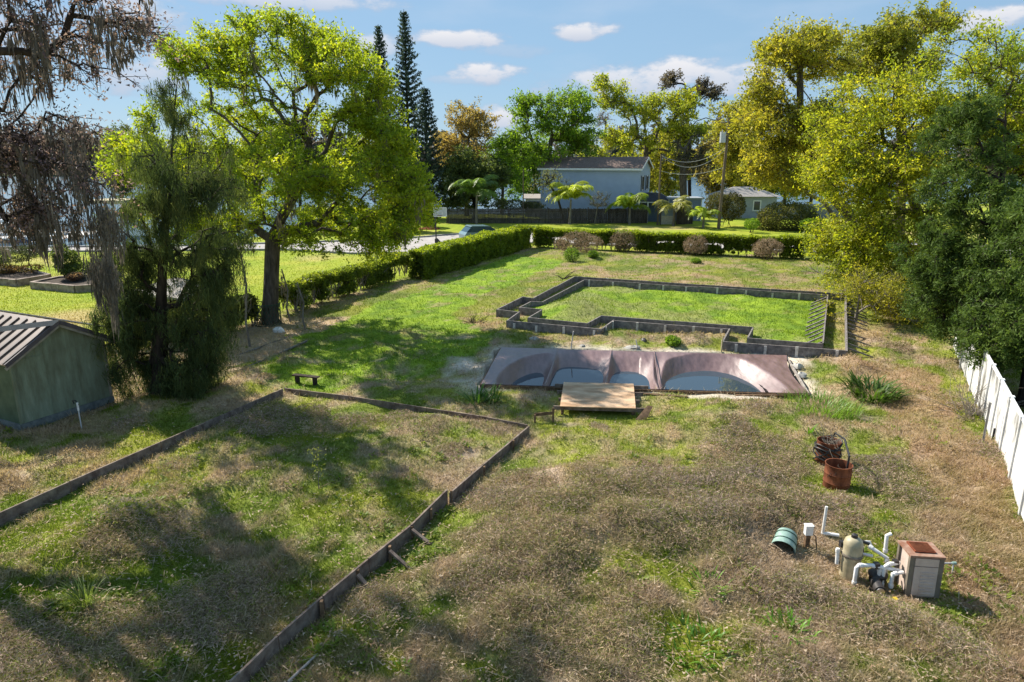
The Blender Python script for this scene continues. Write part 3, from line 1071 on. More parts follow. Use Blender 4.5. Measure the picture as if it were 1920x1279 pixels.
def grow(trunk, lobes, nclump, r, shell=0.55, fork=0.35, r_base=0.3, sag=0.15, gapsize=1.5):
    """trunk polyline + clump centres inside the lobes, joined to it by branches"""
    w = np.array([l[2] * (l[1][0] * l[1][2]) for l in lobes])
    w = w / w.sum()
    many = int(nclump * 1.9)
    pick = r.choice(len(lobes), many, p=w)
    u = r.normal(size=(many, 3))
    u /= np.linalg.norm(u, axis=1)[:, None]
    rad = shell + (1 - shell) * r.random(many) ** 0.7
    C = np.array([lobes[p][0] for p in pick]) + u * rad[:, None] * np.array([lobes[p][1] for p in pick])
    # clumps gather on some boughs and leave gaps between others
    gs = gapsize
    den = 0.5 * noise2(C[:, 0] + C[:, 1] * .6, C[:, 2] * 1.5, gs, 5) + 0.5 * noise2(C[:, 0] - C[:, 1] * .6 + 40, C[:, 2] * 1.5, gs * .8, 9) + 0.3 * r.random(many)
    C = C[np.argsort(-den)[:nclump]]
    C[:, 2] = np.maximum(C[:, 2], 0.5)
    # trunk nodes
    T = []
    for a, b in zip(trunk[:-1], trunk[1:]):
        a, b = np.array(a, float), np.array(b, float)
        m = max(2, int(np.linalg.norm(b - a) / 0.5))
        for i in range(m):
            T.append(a + (b - a) * i / m)
    T.append(np.array(trunk[-1], float))
    P = [p for p in T]
    par = [-1] + list(range(len(T) - 1))
    plen = [0.0]
    for i in range(1, len(T)):
        plen.append(plen[-1] + np.linalg.norm(T[i] - T[i - 1]))
    i0 = int(len(T) * fork)
    open_ = [i >= i0 for i in range(len(T))]
    tt = np.array(T[i0:])
    dmin = np.min(np.linalg.norm(C[:, None, :] - tt[None], axis=2), axis=1)
    order = np.argsort(dmin)
    tips = {}
    dirs = np.zeros((nclump, 3))
    cap = len(T) + nclump * 4 + 10
    PA = np.zeros((cap, 3))
    PL = np.zeros(cap)
    OK = np.zeros(cap, bool)
    PA[:len(T)] = T
    PL[:len(T)] = plen
    OK[:len(T)] = open_
    for ci in order:
        c = C[ci]
        nn = len(P)
        dd = np.linalg.norm(PA[:nn] - c, axis=1)
        lower = np.maximum(PA[:nn, 2] - c[2], 0)
        cost = dd + 0.22 * PL[:nn] + 0.5 * lower + np.where(OK[:nn], 0, 1e6)
        k = int(np.argmin(cost))
        a = P[k]
        D = dd[k]
        segs = 3 if D > 1.2 else 2
        prev = k
        side = r.normal(size=3) * D * 0.07
        for s in range(1, segs + 1):
            t = s / segs
            q = a + (c - a) * t + side * math.sin(math.pi * t) + UP * (sag * D * math.sin(math.pi * t))
            P.append(q)
            par.append(prev)
            PA[len(P) - 1] = q
            PL[len(P) - 1] = PL[prev] + np.linalg.norm(q - P[prev])
            OK[len(P) - 1] = True
            prev = len(P) - 1
        tips[ci] = prev
        dirs[ci] = P[prev] - P[par[prev]]
    n = len(P)
    load = np.zeros(n)
    for ci, t in tips.items():
        load[t] += 1
    for i in range(n - 1, len(T) - 1, -1):
        load[par[i]] += load[i]
    for i in range(len(T) - 1, 0, -1):
        load[par[i]] += load[i]
    rr = np.maximum(load, 0.6) ** 0.47
    rr = rr / rr[i0] * r_base
    rr = np.maximum(rr, 0.011)
    # lower trunk flares a little
    for i in range(i0):
        rr[i] = r_base * (1 + 0.35 * (1 - i / max(i0, 1)) ** 4)
    P = np.array(P)
    idx = np.arange(1, n)
    pr = np.array(par)[1:]
    ra = np.minimum(rr[pr], rr[idx] * 1.35 + 0.01)
    tr = idx < len(T)
    ra[tr] = rr[pr][tr]
    dirs += (C - np.array(trunk[-1])) * 0.08 + np.array((0, 0, 0.12))
    dirs /= np.linalg.norm(dirs, axis=1)[:, None] + 1e-9
    return C, P, idx, pr, ra, rr[idx], tr, dirs


def tree(name, label, cat_group, trunk, lobes, nclump, per, csize, leaf, pal, seed, r_base=0.3, bark='bark', fork=0.4, shell=0.5, droop=0.0,
         lmat='leaf', sag=0.12, flat=0.7, moss=None, extra=None, cat='tree'):
    r = np.random.default_rng(seed)
    base = np.array(trunk[0], float)
    t = thing(name, base, label, cat, cat_group)
    C, P, idx, pr, ra, rb, tr, dirs = grow(trunk, lobes, nclump, r, shell, fork, r_base, sag, max(0.8, csize * 2.7))
    big = rb > 0.07
    Vs, Fs, o = [], [], 0
    for msk, k in ((big, 7), (~big, 3)):
        if msk.sum() == 0:
            continue
        V, F = frusta(P[pr[msk]], P[idx[msk]], ra[msk], rb[msk], k)
        if k == 3:
            pass
        Vs.append(V)
        Fs.append(F + o)
        o += len(V)
    # fine twigs fanning out of every clump
    tw = 4
    ti = np.repeat(np.arange(nclump), tw)
    td = dirs[ti] + r.normal(size=(len(ti), 3)) * 0.55
    td /= np.linalg.norm(td, axis=1)[:, None]
    tl = csize * r.uniform(0.9, 2.2, len(ti))
    tr_ = 0.006 + 0.00025 * abs(base[1])
    A_ = C[ti] - td * (csize * .3)
    V, F = frusta(A_, A_ + td * tl[:, None], np.full(len(ti), tr_), np.full(len(ti), tr_ * .3), 3)
    Vs.append(V)
    Fs.append(F + o)
    np_mesh('trunk', np.concatenate(Vs), np.concatenate(Fs), M[bark], t, None, True)
    # leaves round every clump
    n = nclump * per
    ci = np.repeat(np.arange(nclump), per)
    sz = csize * r.uniform(0.6, 1.35, nclump)
    # the leaves follow the twigs of their clump: sprays rather than balls
    k_ = r.integers(0, tw, n)
    sd_ = td.reshape(nclump, tw, 3)[ci, k_]
    along = r.uniform(-0.5, 1.9, n)
    off = sd_ * (along * sz[ci])[:, None] + r.normal(size=(n, 3)) * (sz[ci] * (0.5 - 0.12 * along))[:, None] * np.array((1, 1, flat))
    LC = C[ci] + off
    if droop:
        LC[:, 2] -= np.abs(r.normal(size=n)) * droop * sz[ci]
    LC[:, 2] = np.maximum(LC[:, 2], 0.1)
    V, F = leaf_quads(LC, r, leaf[0], leaf[1], droop * 1.6, 0.4)
    pal = np.array(pal)
    ct = r.random(nclump)[ci] * 0.65 + r.random(n) * 0.35
    f = np.clip(ct, 0, 0.999) * (len(pal) - 1)
    i = f.astype(int)
    c = pal[i] * (1 - (f - i))[:, None] + pal[i + 1] * (f - i)[:, None]
    c = c * r.uniform(0.75, 1.25, n)[:, None]
    np_mesh('crown', V, F, M[lmat], t, np.repeat(c, 3, axis=0))
    if moss:
        # (number of bundles, strands, min length, max length, lowest level)
        nb, ns, l0, l1, pal_m = moss
        br = P[idx[(rb > 0.012) & (~tr)]]
        pk = br[r.integers(0, len(br), nb)]
        hang_moss(t, pk, ns, l0, l1, r, pal_m)
    return t


def hang_moss(parent, pts, ns, l0, l1, r, pal=((0.09, 0.085, 0.07), (0.26, 0.24, 0.2)), width=0.022, spread=0.14):
    nb = len(pts)
    ln = r.uniform(l0, l1, nb) * (0.5 + 0.5 * r.random(nb))
    bi = np.repeat(np.arange(nb), ns)
    n = len(bi)
    top = np.asarray(pts)[bi] + r.normal(size=(n, 3)) * np.array((spread, spread, 0.06))
    frac = r.random(n) * 0.75
    l = ln[bi]
    st = top.copy()
    st[:, 2] -= frac * l
    # strands thin out towards the lower end of the bundle
    st[:, :2] += (np.asarray(pts)[bi][:, :2] - st[:, :2]) * (frac[:, None] * 0.8)
    L = l * r.uniform(0.15, 0.4, n)
    st[:, 2] = np.maximum(st[:, 2], L + 0.2)
    a = r.uniform(0, math.pi, n)
    s = np.stack([np.cos(a), np.sin(a), np.zeros(n)], 1) * (width * r.uniform(0.6, 1.5, n))[:, None]
    e = st.copy()
    e[:, 2] -= L
    e[:, :2] += r.normal(size=(n, 2)) * 0.04
    m = (st + e) / 2
    P = np.empty((n, 4, 3))
    P[:, 0] = st
    P[:, 1] = m + s
    P[:, 2] = e
    P[:, 3] = m - s
    p0, p1 = np.array(pal[0]), np.array(pal[1])
    c = lerp(p0[None] * np.ones((n, 1)), p1, r.random(nb)[bi] * 0.5 + r.random(n) * 0.5)
    o = np_mesh('hanging_moss', P.reshape(-1, 3), np.arange(n * 4).reshape(-1, 4), M['moss'], parent, np.repeat(c, 4, axis=0))
    o['kind'] = 'stuff'


YG = [(0.14, 0.2, 0.02), (0.21, 0.285, 0.022), (0.31, 0.37, 0.024), (0.46, 0.45, 0.028)]
OLIVE = [(0.17, 0.19, 0.03), (0.26, 0.265, 0.035), (0.37, 0.34, 0.04), (0.48, 0.39, 0.045)]
GREEN = [(0.09, 0.16, 0.015), (0.15, 0.25, 0.02), (0.2, 0.31, 0.025)]
DARKG = [(0.05, 0.085, 0.02), (0.085, 0.14, 0.028), (0.14, 0.2, 0.035)]
TANY = [(0.24, 0.185, 0.07), (0.34, 0.26, 0.09), (0.42, 0.29, 0.11)]
PURP = [(0.12, 0.095, 0.14), (0.17, 0.125, 0.18), (0.24, 0.155, 0.175)]
GREYG = [(0.07, 0.085, 0.035), (0.11, 0.13, 0.05), (0.16, 0.175, 0.075)]


def tk(Y, *pts):
    """trunk line from photo points at distance Y, first one put on the ground"""
    q = [PY(px, py, Y + (p[0] if p else 0)) for (px, py, *p) in pts]
    q[0][2] = hz(q[0][0], q[0][1]) - 0.1
    return q


# the big oak over the left hedge
oakY = 32.5
oak_l = lobes_px(oakY, [
    (395, 110, 80, 55, 0, 3.0, 1.2), (520, 85, 100, 48, 0, 3.5, 1.3), (625, 120, 80, 55, 0, 3.5, 1.2), (680, 185, 60, 68, 0, 3.5, 1.3),
    (712, 268, 56, 70, 0, 3.5, 1.3), (755, 358, 50, 60, 0, 3.0, 1.4), (735, 420, 60, 45, 0, 3, .8), (640, 330, 90, 60, -2, 3, .35), (640, 250, 110, 60, 2, 4, .45), (560, 320, 120, 60, -3, 3, .45),
    (690, 395, 90, 50, -1, 3.5, .6), (440, 260, 110, 80, 3, 3, .5), (330, 270, 90, 80, 0, 3.0, .8), (255, 300, 45, 60, 0, 2.2, 1.0),
    (430, 380, 120, 60, 2, 3.5, .9), (560, 420, 90, 40, 2, 3.0, .6), (700, 440, 60, 40, -1, 2, .7), (480, 170, 120, 60, -1, 3.5, .35), (490, 405, 95, 45, -1, 3, .9), (620, 435, 80, 35, 0, 2.5, .5), (400, 430, 70, 45, 1, 2.5, .8), (290, 350, 70, 60, 1, 2.5, .8), (690, 465, 45, 25, -1, 1.5, .7)])
oak = tree('oak_tree', 'large spreading yellow-green tree with thick bare trunk behind the left hedge', None,
           tk(oakY, (505, 606), (508, 560), (510, 500), (512, 450), (530, 405, -.3), (560, 350, -.5), (580, 270, -.3)),
           oak_l, 1250, 104, 0.34, (0.14, 0.08), YG, 11, r_base=0.36, fork=0.42, shell=0.35, moss=(60, 45, 0.8, 2.6, ((0.12, 0.11, 0.07), (0.28, 0.25, 0.17))))

# drooping dark evergreen in front of it
pineY = 21.9
pine_l = lobes_px(pineY, [
    (325, 215, 40, 60, 0, 1.2, .7), (300, 300, 80, 60, 0, 1.8, .8), (380, 340, 80, 70, 0, 1.8, 1.0), (290, 400, 90, 60, 0, 2.0, 1.0),
    (370, 440, 90, 60, 0, 1.8, 1.1), (255, 480, 50, 60, 0, 1.6, .9), (400, 510, 50, 50, .5, 1.6, 1.1), (250, 590, 45, 60, 0, 1.6, 1.0),
    (350, 580, 60, 60, 0, 1.5, .8), (370, 640, 55, 60, 0, 1.4, 1.0), (245, 665, 50, 60, 0, 1.4, 1.3), (275, 560, 60, 70, 0, 1.6, 1.1), (225, 600, 30, 60, 0, 1.2, 1.0), (360, 690, 50, 45, 0, 1.3, 1.2), (320, 690, 55, 50, .3, 1.3, 1.0), (405, 600, 35, 60, 0, 1.2, .8)])
tree('weeping_pine', 'dark drooping evergreen with feathery hanging needles beside the green shed', None,
     tk(pineY, (298, 745), (300, 640), (304, 520), (312, 400), (322, 300), (328, 200), (332, 160)),
     pine_l, 600, 130, 0.2, (0.27, 0.02), [(0.035, 0.055, 0.02), (0.06, 0.09, 0.03), (0.1, 0.135, 0.045), (0.18, 0.2, 0.055)], 12, r_base=0.26, bark='bark_dark', fork=0.15, shell=0.1, droop=1.5, lmat='needle', sag=0.05)

# moss-hung tree whose trunk stands left of the picture
mossY = 17.0
mt = [np.array((-16.2, 16.5, hz(-16.2, 16.5) - .1)), np.array((-16.0, 16.5, 4.5)), np.array((-15.6, 16.7, 8.0)), np.array((-15.2, 16.9, 11.5)), np.array((-15.0, 17, 14.5))]
moss_l = lobes_px(mossY, [
    (225, 40, 65, 45, 0, 1.6, .9), (130, 60, 90, 60, 0, 2.0, .7), (210, 140, 70, 40, 0, 1.5, .8), (60, 120, 90, 70, 0, 2.0, .6),
    (120, 215, 80, 40, 0, 1.6, .7), (50, 270, 90, 60, 0, 2, .8), (150, 330, 55, 60, 0, 1.6, .7), (60, 380, 90, 40, 0, 1.6, .7),
    (-120, 150, 160, 160, -1, 3, .4), (-200, 20, 200, 200, -2, 3, .4), (-60, -140, 200, 120, -1, 3, .4), (150, -80, 120, 70, -1, 2.5, .4)])
mtree = tree('mossy_tree', 'tall purple-budded tree draped in grey hanging moss at the left edge', None, mt, moss_l, 460, 48, 0.36, (0.08, 0.05), PURP, 13,
             r_base=0.26, bark='bark_dark', fork=0.3, shell=0.1, moss=(120, 60, 0.4, 1.9, ((0.06, 0.055, 0.05), (0.22, 0.2, 0.175))))
# the long beards of moss that hang lowest
rr_ = np.random.default_rng(14)
bp = []
for (px, py, k, sx) in ((20, 60, 10, 12), (70, 50, 14, 12), (130, 250, 22, 26), (40, 320, 26, 40), (165, 330, 26, 20), (190, 400, 30, 14), (150, 395, 16, 30), (70, 390, 22, 50), (175, 480, 26, 14), (200, 490, 20, 10)):
    for j in range(int(k * .5)):
        bp.append(PY(px + rr_.normal() * sx, py + rr_.normal() * 14, mossY + rr_.normal() * 0.5))
hang_moss(mtree, np.array(bp), 52, 0.3, 2.3, rr_, ((0.06, 0.055, 0.05), (0.22, 0.2, 0.175)), 0.014, 0.11)

# trees along the right side
tree('willow_oak', 'tall open yellow-olive tree leaning left above the far hedge', 'yellow-green trees along the right side',
     tk(46, (1640, 500), (1625, 440), (1580, 390), (1530, 330), (1500, 230), (1500, 130)),
     lobes_px(46, [(1500, 95, 70, 35, 0, 3, 1.1), (1450, 150, 45, 55, 0, 2.5, .9), (1540, 130, 55, 60, 0, 3, .4), (1435, 230, 45, 42, 0, 3, 1.0),
                   (1460, 300, 60, 42, 0, 3, 1.0), (1520, 240, 70, 60, 0, 3.5, .9), (1500, 330, 50, 30, -1, 2.5, .7)]),
     600, 66, 0.48, (0.19, 0.11), OLIVE, 21, r_base=0.38, fork=0.3, shell=0.25)
tree('background_oak', 'tallest olive tree topping the right-hand tree line', 'yellow-green trees along the right side',
     tk(52, (1690, 470), (1690, 330), (1690, 200), (1690, 90)),
     lobes_px(52, [(1700, 60, 65, 38, 0, 3, 1.1), (1640, 85, 45, 40, 0, 3, 1.0), (1690, 120, 80, 40, 0, 3, .9), (1760, 50, 30, 30, 0, 2, .7), (1620, 150, 50, 60, 0, 3, .6), (1560, 110, 40, 40, 0, 3, .4)]),
     300, 70, 0.5, (0.22, 0.13), [(0.15, 0.18, 0.03), (0.24, 0.26, 0.035), (0.34, 0.31, 0.05)], 22, r_base=0.35, fork=0.4, shell=0.3)
tree('yellow_oak', 'broad bright yellow-green tree in the middle of the right-hand trees', 'yellow-green trees along the right side',
     tk(37, (1745, 545), (1740, 480), (1720, 400), (1690, 300), (1680, 200)),
     lobes_px(37, [(1640, 165, 80, 45, 0, 3, 1.1), (1590, 240, 65, 55, 0, 3, 1.1), (1720, 130, 70, 50, 0, 3, 1.1), (1700, 220, 100, 60, -1, 3, 1.0), (1610, 330, 80, 55, 0, 3.5, 1.1),
                   (1690, 330, 90, 60, -2, 3, 1.0), (1600, 420, 75, 55, 0, 3.5, 1.1), (1660, 440, 80, 60, -1, 3, 1.0), (1620, 505, 70, 50, 0, 2.5, 1.1), (1560, 300, 40, 60, 0, 2.5, .8), (1690, 510, 80, 50, -1, 2.5, 1.1), (1740, 420, 70, 70, -1, 2.5, .9), (1570, 460, 40, 45, 0, 2, 1), (1660, 560, 60, 30, -1, 2, 1.0)]),
     860, 80, 0.46, (0.15, 0.085), [(0.16, 0.21, 0.022), (0.25, 0.3, 0.025), (0.37, 0.38, 0.028), (0.5, 0.44, 0.035)], 23, r_base=0.38, fork=0.3, shell=0.3)
tree('green_oak', 'yellow-green tree at the top right corner behind the dark cedar', 'yellow-green trees along the right side',
     tk(36, (1875, 540), (1870, 400), (1860, 250), (1855, 130)),
     lobes_px(36, [(1800, 110, 65, 45, 0, 3, 1.1), (1880, 120, 70, 45, 0, 3, 1.1), (1950, 150, 80, 60, 0, 3, .8), (1870, 210, 80, 60, 0, 3, 1.0), (1930, 280, 90, 80, 0, 3, .8), (1800, 220, 50, 60, 1, 2.5, .6)]),
     460, 80, 0.46, (0.15, 0.085), [(0.15, 0.21, 0.025), (0.23, 0.3, 0.028), (0.34, 0.37, 0.03), (0.45, 0.41, 0.035)], 24, r_base=0.34, fork=0.35, shell=0.3)
tree('cedar_tree', 'tall dark green cedar rising behind the white fence', None,
     [np.array((18.3, 25.5, -.1)), np.array((18.2, 25.5, 4)), np.array((17.7, 25.5, 8.0)), np.array((17.2, 25.5, 11.5))],
     lobes_px(25.5, [(1815, 190, 35, 50, 0, 1.4, .9), (1820, 270, 65, 60, 0, 1.9, 1.0), (1830, 360, 90, 60, 0, 2.2, 1.0), (1850, 440, 110, 60, 0, 2.4, 1.1), (1810, 510, 95, 55, 0, 2.2, 1.2),
                     (1870, 540, 90, 60, 0, 2.2, 1.0), (1800, 590, 60, 50, 0, 2.0, 1.2), (1760, 480, 60, 60, .5, 2, 1.0), (1880, 620, 60, 45, .5, 2, 1.0), (1760, 570, 50, 50, .3, 1.6, 1.0)]),
     720, 120, 0.24, (0.17, 0.045), DARKG, 25, r_base=0.3, bark='bark_dark', fork=0.05, shell=0.3, droop=0.15, lmat='needle')
tree('cedar_tree', 'lower dark cedar at the right edge overhanging the white fence', None,
     [np.array((16.6, 20.8, -.1)), np.array((16.5, 20.8, 3)), np.array((16.4, 20.8, 6.0)), np.array((16.4, 20.8, 8.6))],
     lobes_px(20.8, [(1960, 400, 70, 70, 0, 1.6, .8), (1930, 500, 80, 60, 0, 1.8, 1.0), (1900, 590, 70, 50, 0, 1.8, 1.1), (1950, 650, 70, 45, .3, 1.6, 1.0), (1860, 640, 45, 30, .4, 1.2, .9)]),
     320, 120, 0.24, (0.16, 0.045), DARKG, 26, r_base=0.24, bark='bark_dark', fork=0.1, shell=0.3, droop=0.15, lmat='needle')
tree('yellow_shrub', 'loose pale yellow-green shrub mass at the foot of the right-hand trees', None,
     [np.array((16.8, 32.5, -.1)), np.array((16.8, 32.5, 1.0)), np.array((16.9, 32.6, 2.6))],
     lobes_px(32.5, [(1605, 555, 50, 45, 0, 1.8, 1.0), (1650, 545, 60, 50, 0, 2.2, 1.0), (1660, 595, 50, 30, 0, 1.8, .9), (1700, 580, 50, 40, .5, 2, .9)]),
     170, 90, 0.38, (0.11, 0.05), OLIVE, 27, r_base=0.08, bark='bark_pale', fork=0.1, shell=0.1, cat='shrub')

# trees behind the far hedge and round the house
FAR = 'trees standing behind the far hedge and the house'
tree('autumn_tree', 'thin tan-yellow tree between the tall pines and the green tree', FAR,
     tk(98, (875, 395), (876, 330), (878, 260)),
     lobes_px(98, [(870, 220, 40, 25, 0, 3, 1.0), (850, 265, 30, 35, 0, 3, 1.0), (900, 240, 35, 30, 0, 3, 1), (885, 290, 45, 25, 0, 3, .8), (838, 300, 18, 18, 0, 2, .8)]),
     190, 50, 0.6, (0.3, 0.18), TANY, 31, r_base=0.3, shell=0.2)
tree('bushy_evergreen', 'dense dark green bushy tree left of the blue house', FAR,
     tk(93, (890, 415), (890, 370), (892, 320)),
     lobes_px(93, [(880, 310, 45, 35, 0, 3, 1.0), (860, 345, 35, 35, 0, 3, 1.0), (915, 335, 40, 40, 0, 3, 1.0), (900, 375, 55, 22, 0, 3, 1.0), (840, 370, 22, 20, 0, 2, 1)]),
     240, 70, 0.65, (0.36, 0.2), [(0.06, 0.085, 0.03), (0.1, 0.135, 0.045), (0.16, 0.19, 0.06)], 32, r_base=0.3, shell=0.3, bark='bark_dark')
tree('laurel_oak', 'rounded mid-green tree standing over the left end of the blue house', FAR,
     tk(97, (1025, 400), (1025, 350), (1028, 300), (1035, 250)),
     lobes_px(97, [(1000, 205, 38, 28, 0, 3.5, 1.1), (1065, 195, 45, 28, 0, 3.5, 1.1), (1035, 240, 75, 35, 0, 4, 1.0), (1085, 250, 38, 35, 0, 3, 1.0), (965, 270, 38, 25, 0, 3, 1.0), (990, 290, 50, 22, -2, 3, .9), (1070, 285, 45, 20, -2, 3, .7)]),
     380, 60, 0.65, (0.32, 0.19), GREEN + [(0.16, 0.24, 0.03)], 33, r_base=0.4, shell=0.3)
tree('yellow_backdrop_tree', 'wide yellow-green tree right behind the blue house roof', FAR,
     tk(108, (1210, 390), (1210, 330), (1212, 270)),
     lobes_px(108, [(1150, 185, 35, 22, 0, 4, 1.0), (1190, 215, 55, 30, 0, 4, .8), (1260, 200, 50, 25, 0, 4, 1.0), (1285, 240, 45, 30, 0, 4, 1.0), (1230, 260, 70, 30, 0, 4, .7), (1160, 260, 30, 30, 0, 3, .5), (1130, 165, 20, 15, 0, 3, 1)]),
     360, 52, 0.7, (0.34, 0.2), [(0.19, 0.25, 0.025), (0.29, 0.33, 0.03), (0.42, 0.39, 0.04)], 34, r_base=0.4, shell=0.25)
tree('bare_cypress', 'dark nearly bare cypress poking above the yellow-green tree', FAR,
     tk(125, (1295, 385), (1292, 280), (1285, 160)),
     lobes_px(125, [(1262, 155, 22, 16, 0, 3, 1.0), (1305, 165, 25, 16, 0, 3, 1.0), (1330, 175, 22, 16, 0, 3, .8), (1285, 200, 35, 20, 0, 3, .6), (1340, 215, 18, 20, 0, 3, .6)]),
     110, 45, 0.6, (0.36, 0.24), [(0.05, 0.05, 0.045), (0.09, 0.075, 0.065), (0.13, 0.1, 0.085)], 35, r_base=0.32, bark='bark_dark', shell=0.1)
tree('moss_cypress', 'dark moss-hung cypress pair beside the utility poles', FAR,
     tk(104, (1283, 388), (1280, 330), (1284, 280)),
     lobes_px(104, [(1265, 300, 30, 18, 0, 2.5, 1.0), (1310, 295, 35, 20, 0, 2.5, 1.0), (1290, 265, 40, 18, 0, 3, .8)]),
     70, 26, 0.6, (0.28, 0.16), [(0.05, 0.05, 0.035), (0.1, 0.095, 0.06), (0.14, 0.13, 0.06)], 36, r_base=0.55, bark='bark', shell=0.1, moss=(60, 30, 1.5, 4.0, ((0.06, 0.055, 0.045), (0.17, 0.15, 0.12))))
tree('bare_cypress', 'leafless grey cypress showing between the two rounded trees', FAR,
     tk(135, (1135, 385), (1135, 300), (1136, 215)),
     lobes_px(135, [(1132, 225, 16, 20, 0, 2, 1.0), (1140, 260, 22, 25, 0, 2, 1.0), (1128, 290, 20, 20, 0, 2, .8)]),
     60, 14, 0.7, (0.3, 0.14), [(0.1, 0.08, 0.075), (0.16, 0.125, 0.11), (0.19, 0.14, 0.11)], 37, r_base=0.3, bark='bark_pale', shell=0.1)
tree('olive_tree', 'yellowish tree leaning left behind the utility pole', FAR,
     tk(84, (1575, 425), (1545, 380), (1480, 345), (1420, 310)),
     lobes_px(84, [(1370, 250, 35, 30, 0, 2.5, 1), (1400, 300, 55, 32, 0, 3, 1.0), (1350, 215, 15, 22, 0, 2, .8), (1440, 330, 55, 20, 0, 3, 1.0), (1370, 330, 25, 18, 0, 2, .8), (1400, 225, 40, 40, 0, 3, 1.0), (1375, 285, 45, 35, 0, 3, 1)]),
     330, 58, 0.55, (0.3, 0.18), OLIVE, 38, r_base=0.24, shell=0.25)
tree('roadside_tree', 'low dark tree beyond the driveway under the big oak limbs', FAR,
     tk(76, (745, 425), (745, 380)),
     lobes_px(76, [(740, 395, 35, 22, 0, 2.5, 1.0), (700, 410, 30, 18, 0, 2.5, 1.0), (795, 400, 20, 18, 0, 2, 1.0), (650, 400, 40, 18, 0, 2.5, .8), (600, 395, 40, 16, 0, 2.5, .8)]),
     200, 60, 0.55, (0.3, 0.18), [(0.04, 0.06, 0.02), (0.08, 0.11, 0.03), (0.13, 0.16, 0.03)], 39, r_base=0.2, shell=0.2)
tree('bare_sapling', 'slanting nearly bare small tree at the left corner of the blue house', FAR,
     tk(86.5, (1060, 400), (1045, 370), (1030, 345), (1025, 325)),
     lobes_px(86.5, [(1040, 330, 25, 20, 0, 1.5, 1), (1015, 345, 25, 20, 0, 1.5, 1.0), (1055, 355, 22, 20, 0, 1.5, .8)]),
     60, 22, 0.5, (0.18, 0.09), [(0.1, 0.12, 0.05), (0.15, 0.17, 0.07), (0.2, 0.2, 0.1)], 40, r_base=0.14, bark='bark_dark', shell=0.1, fork=0.2)
tree('bare_shrub', 'small pale leafless shrub in front of the blue house wall', FAR,
     tk(85.5, (1115, 398), (1120, 390), (1128, 380)),
     lobes_px(85.5, [(1128, 375, 22, 14, 0, 1, 1.0), (1118, 382, 14, 10, 0, 1, 1)]),
     45, 10, 0.35, (0.15, 0.06), [(0.16, 0.16, 0.09), (0.24, 0.22, 0.14), (0.27, 0.25, 0.14)], 41, r_base=0.07, bark='bark_pale', shell=0.1, fork=0.1, cat='shrub')


# Norfolk pines
def norfolk(label, px, py_top, Y, width, seed, zlow=4.0):
    r = np.random.default_rng(seed)
    top = PY(px, py_top, Y)
    base = np.array((top[0], Y, hz(top[0], Y)))
    t = thing('norfolk_pine', base, label, 'tree', 'tall narrow pines on the lake side')
    Ht = top[2] - base[2]
    mb = MB()
    mb.tube([base - UP * .1, base + UP * Ht * 0.5, top], [0.32, 0.2, 0.03], 7)
    mb.build('trunk', M['bark_dark'], t, True)
    A, B, LCs = [], [], []
    z = zlow
    while z < Ht - 0.15:
        f = (Ht - z) / Ht
        ln = 1.42 * width * (0.10 + 0.9 * min(1, f * 1.5)) * r.uniform(0.85, 1.1)
        k = 6
        a0 = r.uniform(0, 6.28)
        for j in range(k):
            a = a0 + j * 2 * math.pi / k + r.normal() * 0.12
            l = ln * r.uniform(0.75, 1.12)
            d = np.array((math.cos(a), math.sin(a), 0))
            p0 = base + UP * z
            p1 = p0 + d * l + UP * (l * 0.42)
            A.append(p0)
            B.append(p1)
            m = max(5, int(l * 11))
            tt = np.linspace(0.12, 1.0, m)
            q = p0 + d * l * tt[:, None] + UP * (l * (0.05 * tt + 0.37 * tt ** 2))[:, None]
            q = np.repeat(q, 3, axis=0) + r.normal(size=(m * 3, 3)) * 0.09
            LCs.append(q)
        z += 0.42 + 0.62 * f
    A, B = np.array(A), np.array(B)
    V, F = frusta(A, B, np.full(len(A), 0.05), np.full(len(A), 0.015), 3)
    np_mesh('branches', V, F, M['bark_dark'], t)['kind'] = 'stuff'
    C = np.concatenate(LCs)
    V, F = leaf_quads(C, r, 0.34, 0.16, -0.3)
    c = np.array((0.05, 0.075, 0.055)) * r.uniform(0.6, 1.6, len(C))[:, None]
    np_mesh('crown', V, F, M['needle'], t, np.repeat(c, 3, axis=0))


norfolk('tallest of the three narrow dark pines, second from the left', 757, 18, 96, 2.5, 51)
norfolk('leftmost narrow dark pine, slightly shorter, partly behind the oak', 709, 46, 99, 2.3, 52)
norfolk('shortest narrow dark pine on the right of the three', 797, 166, 92, 2.4, 53, 2.0)


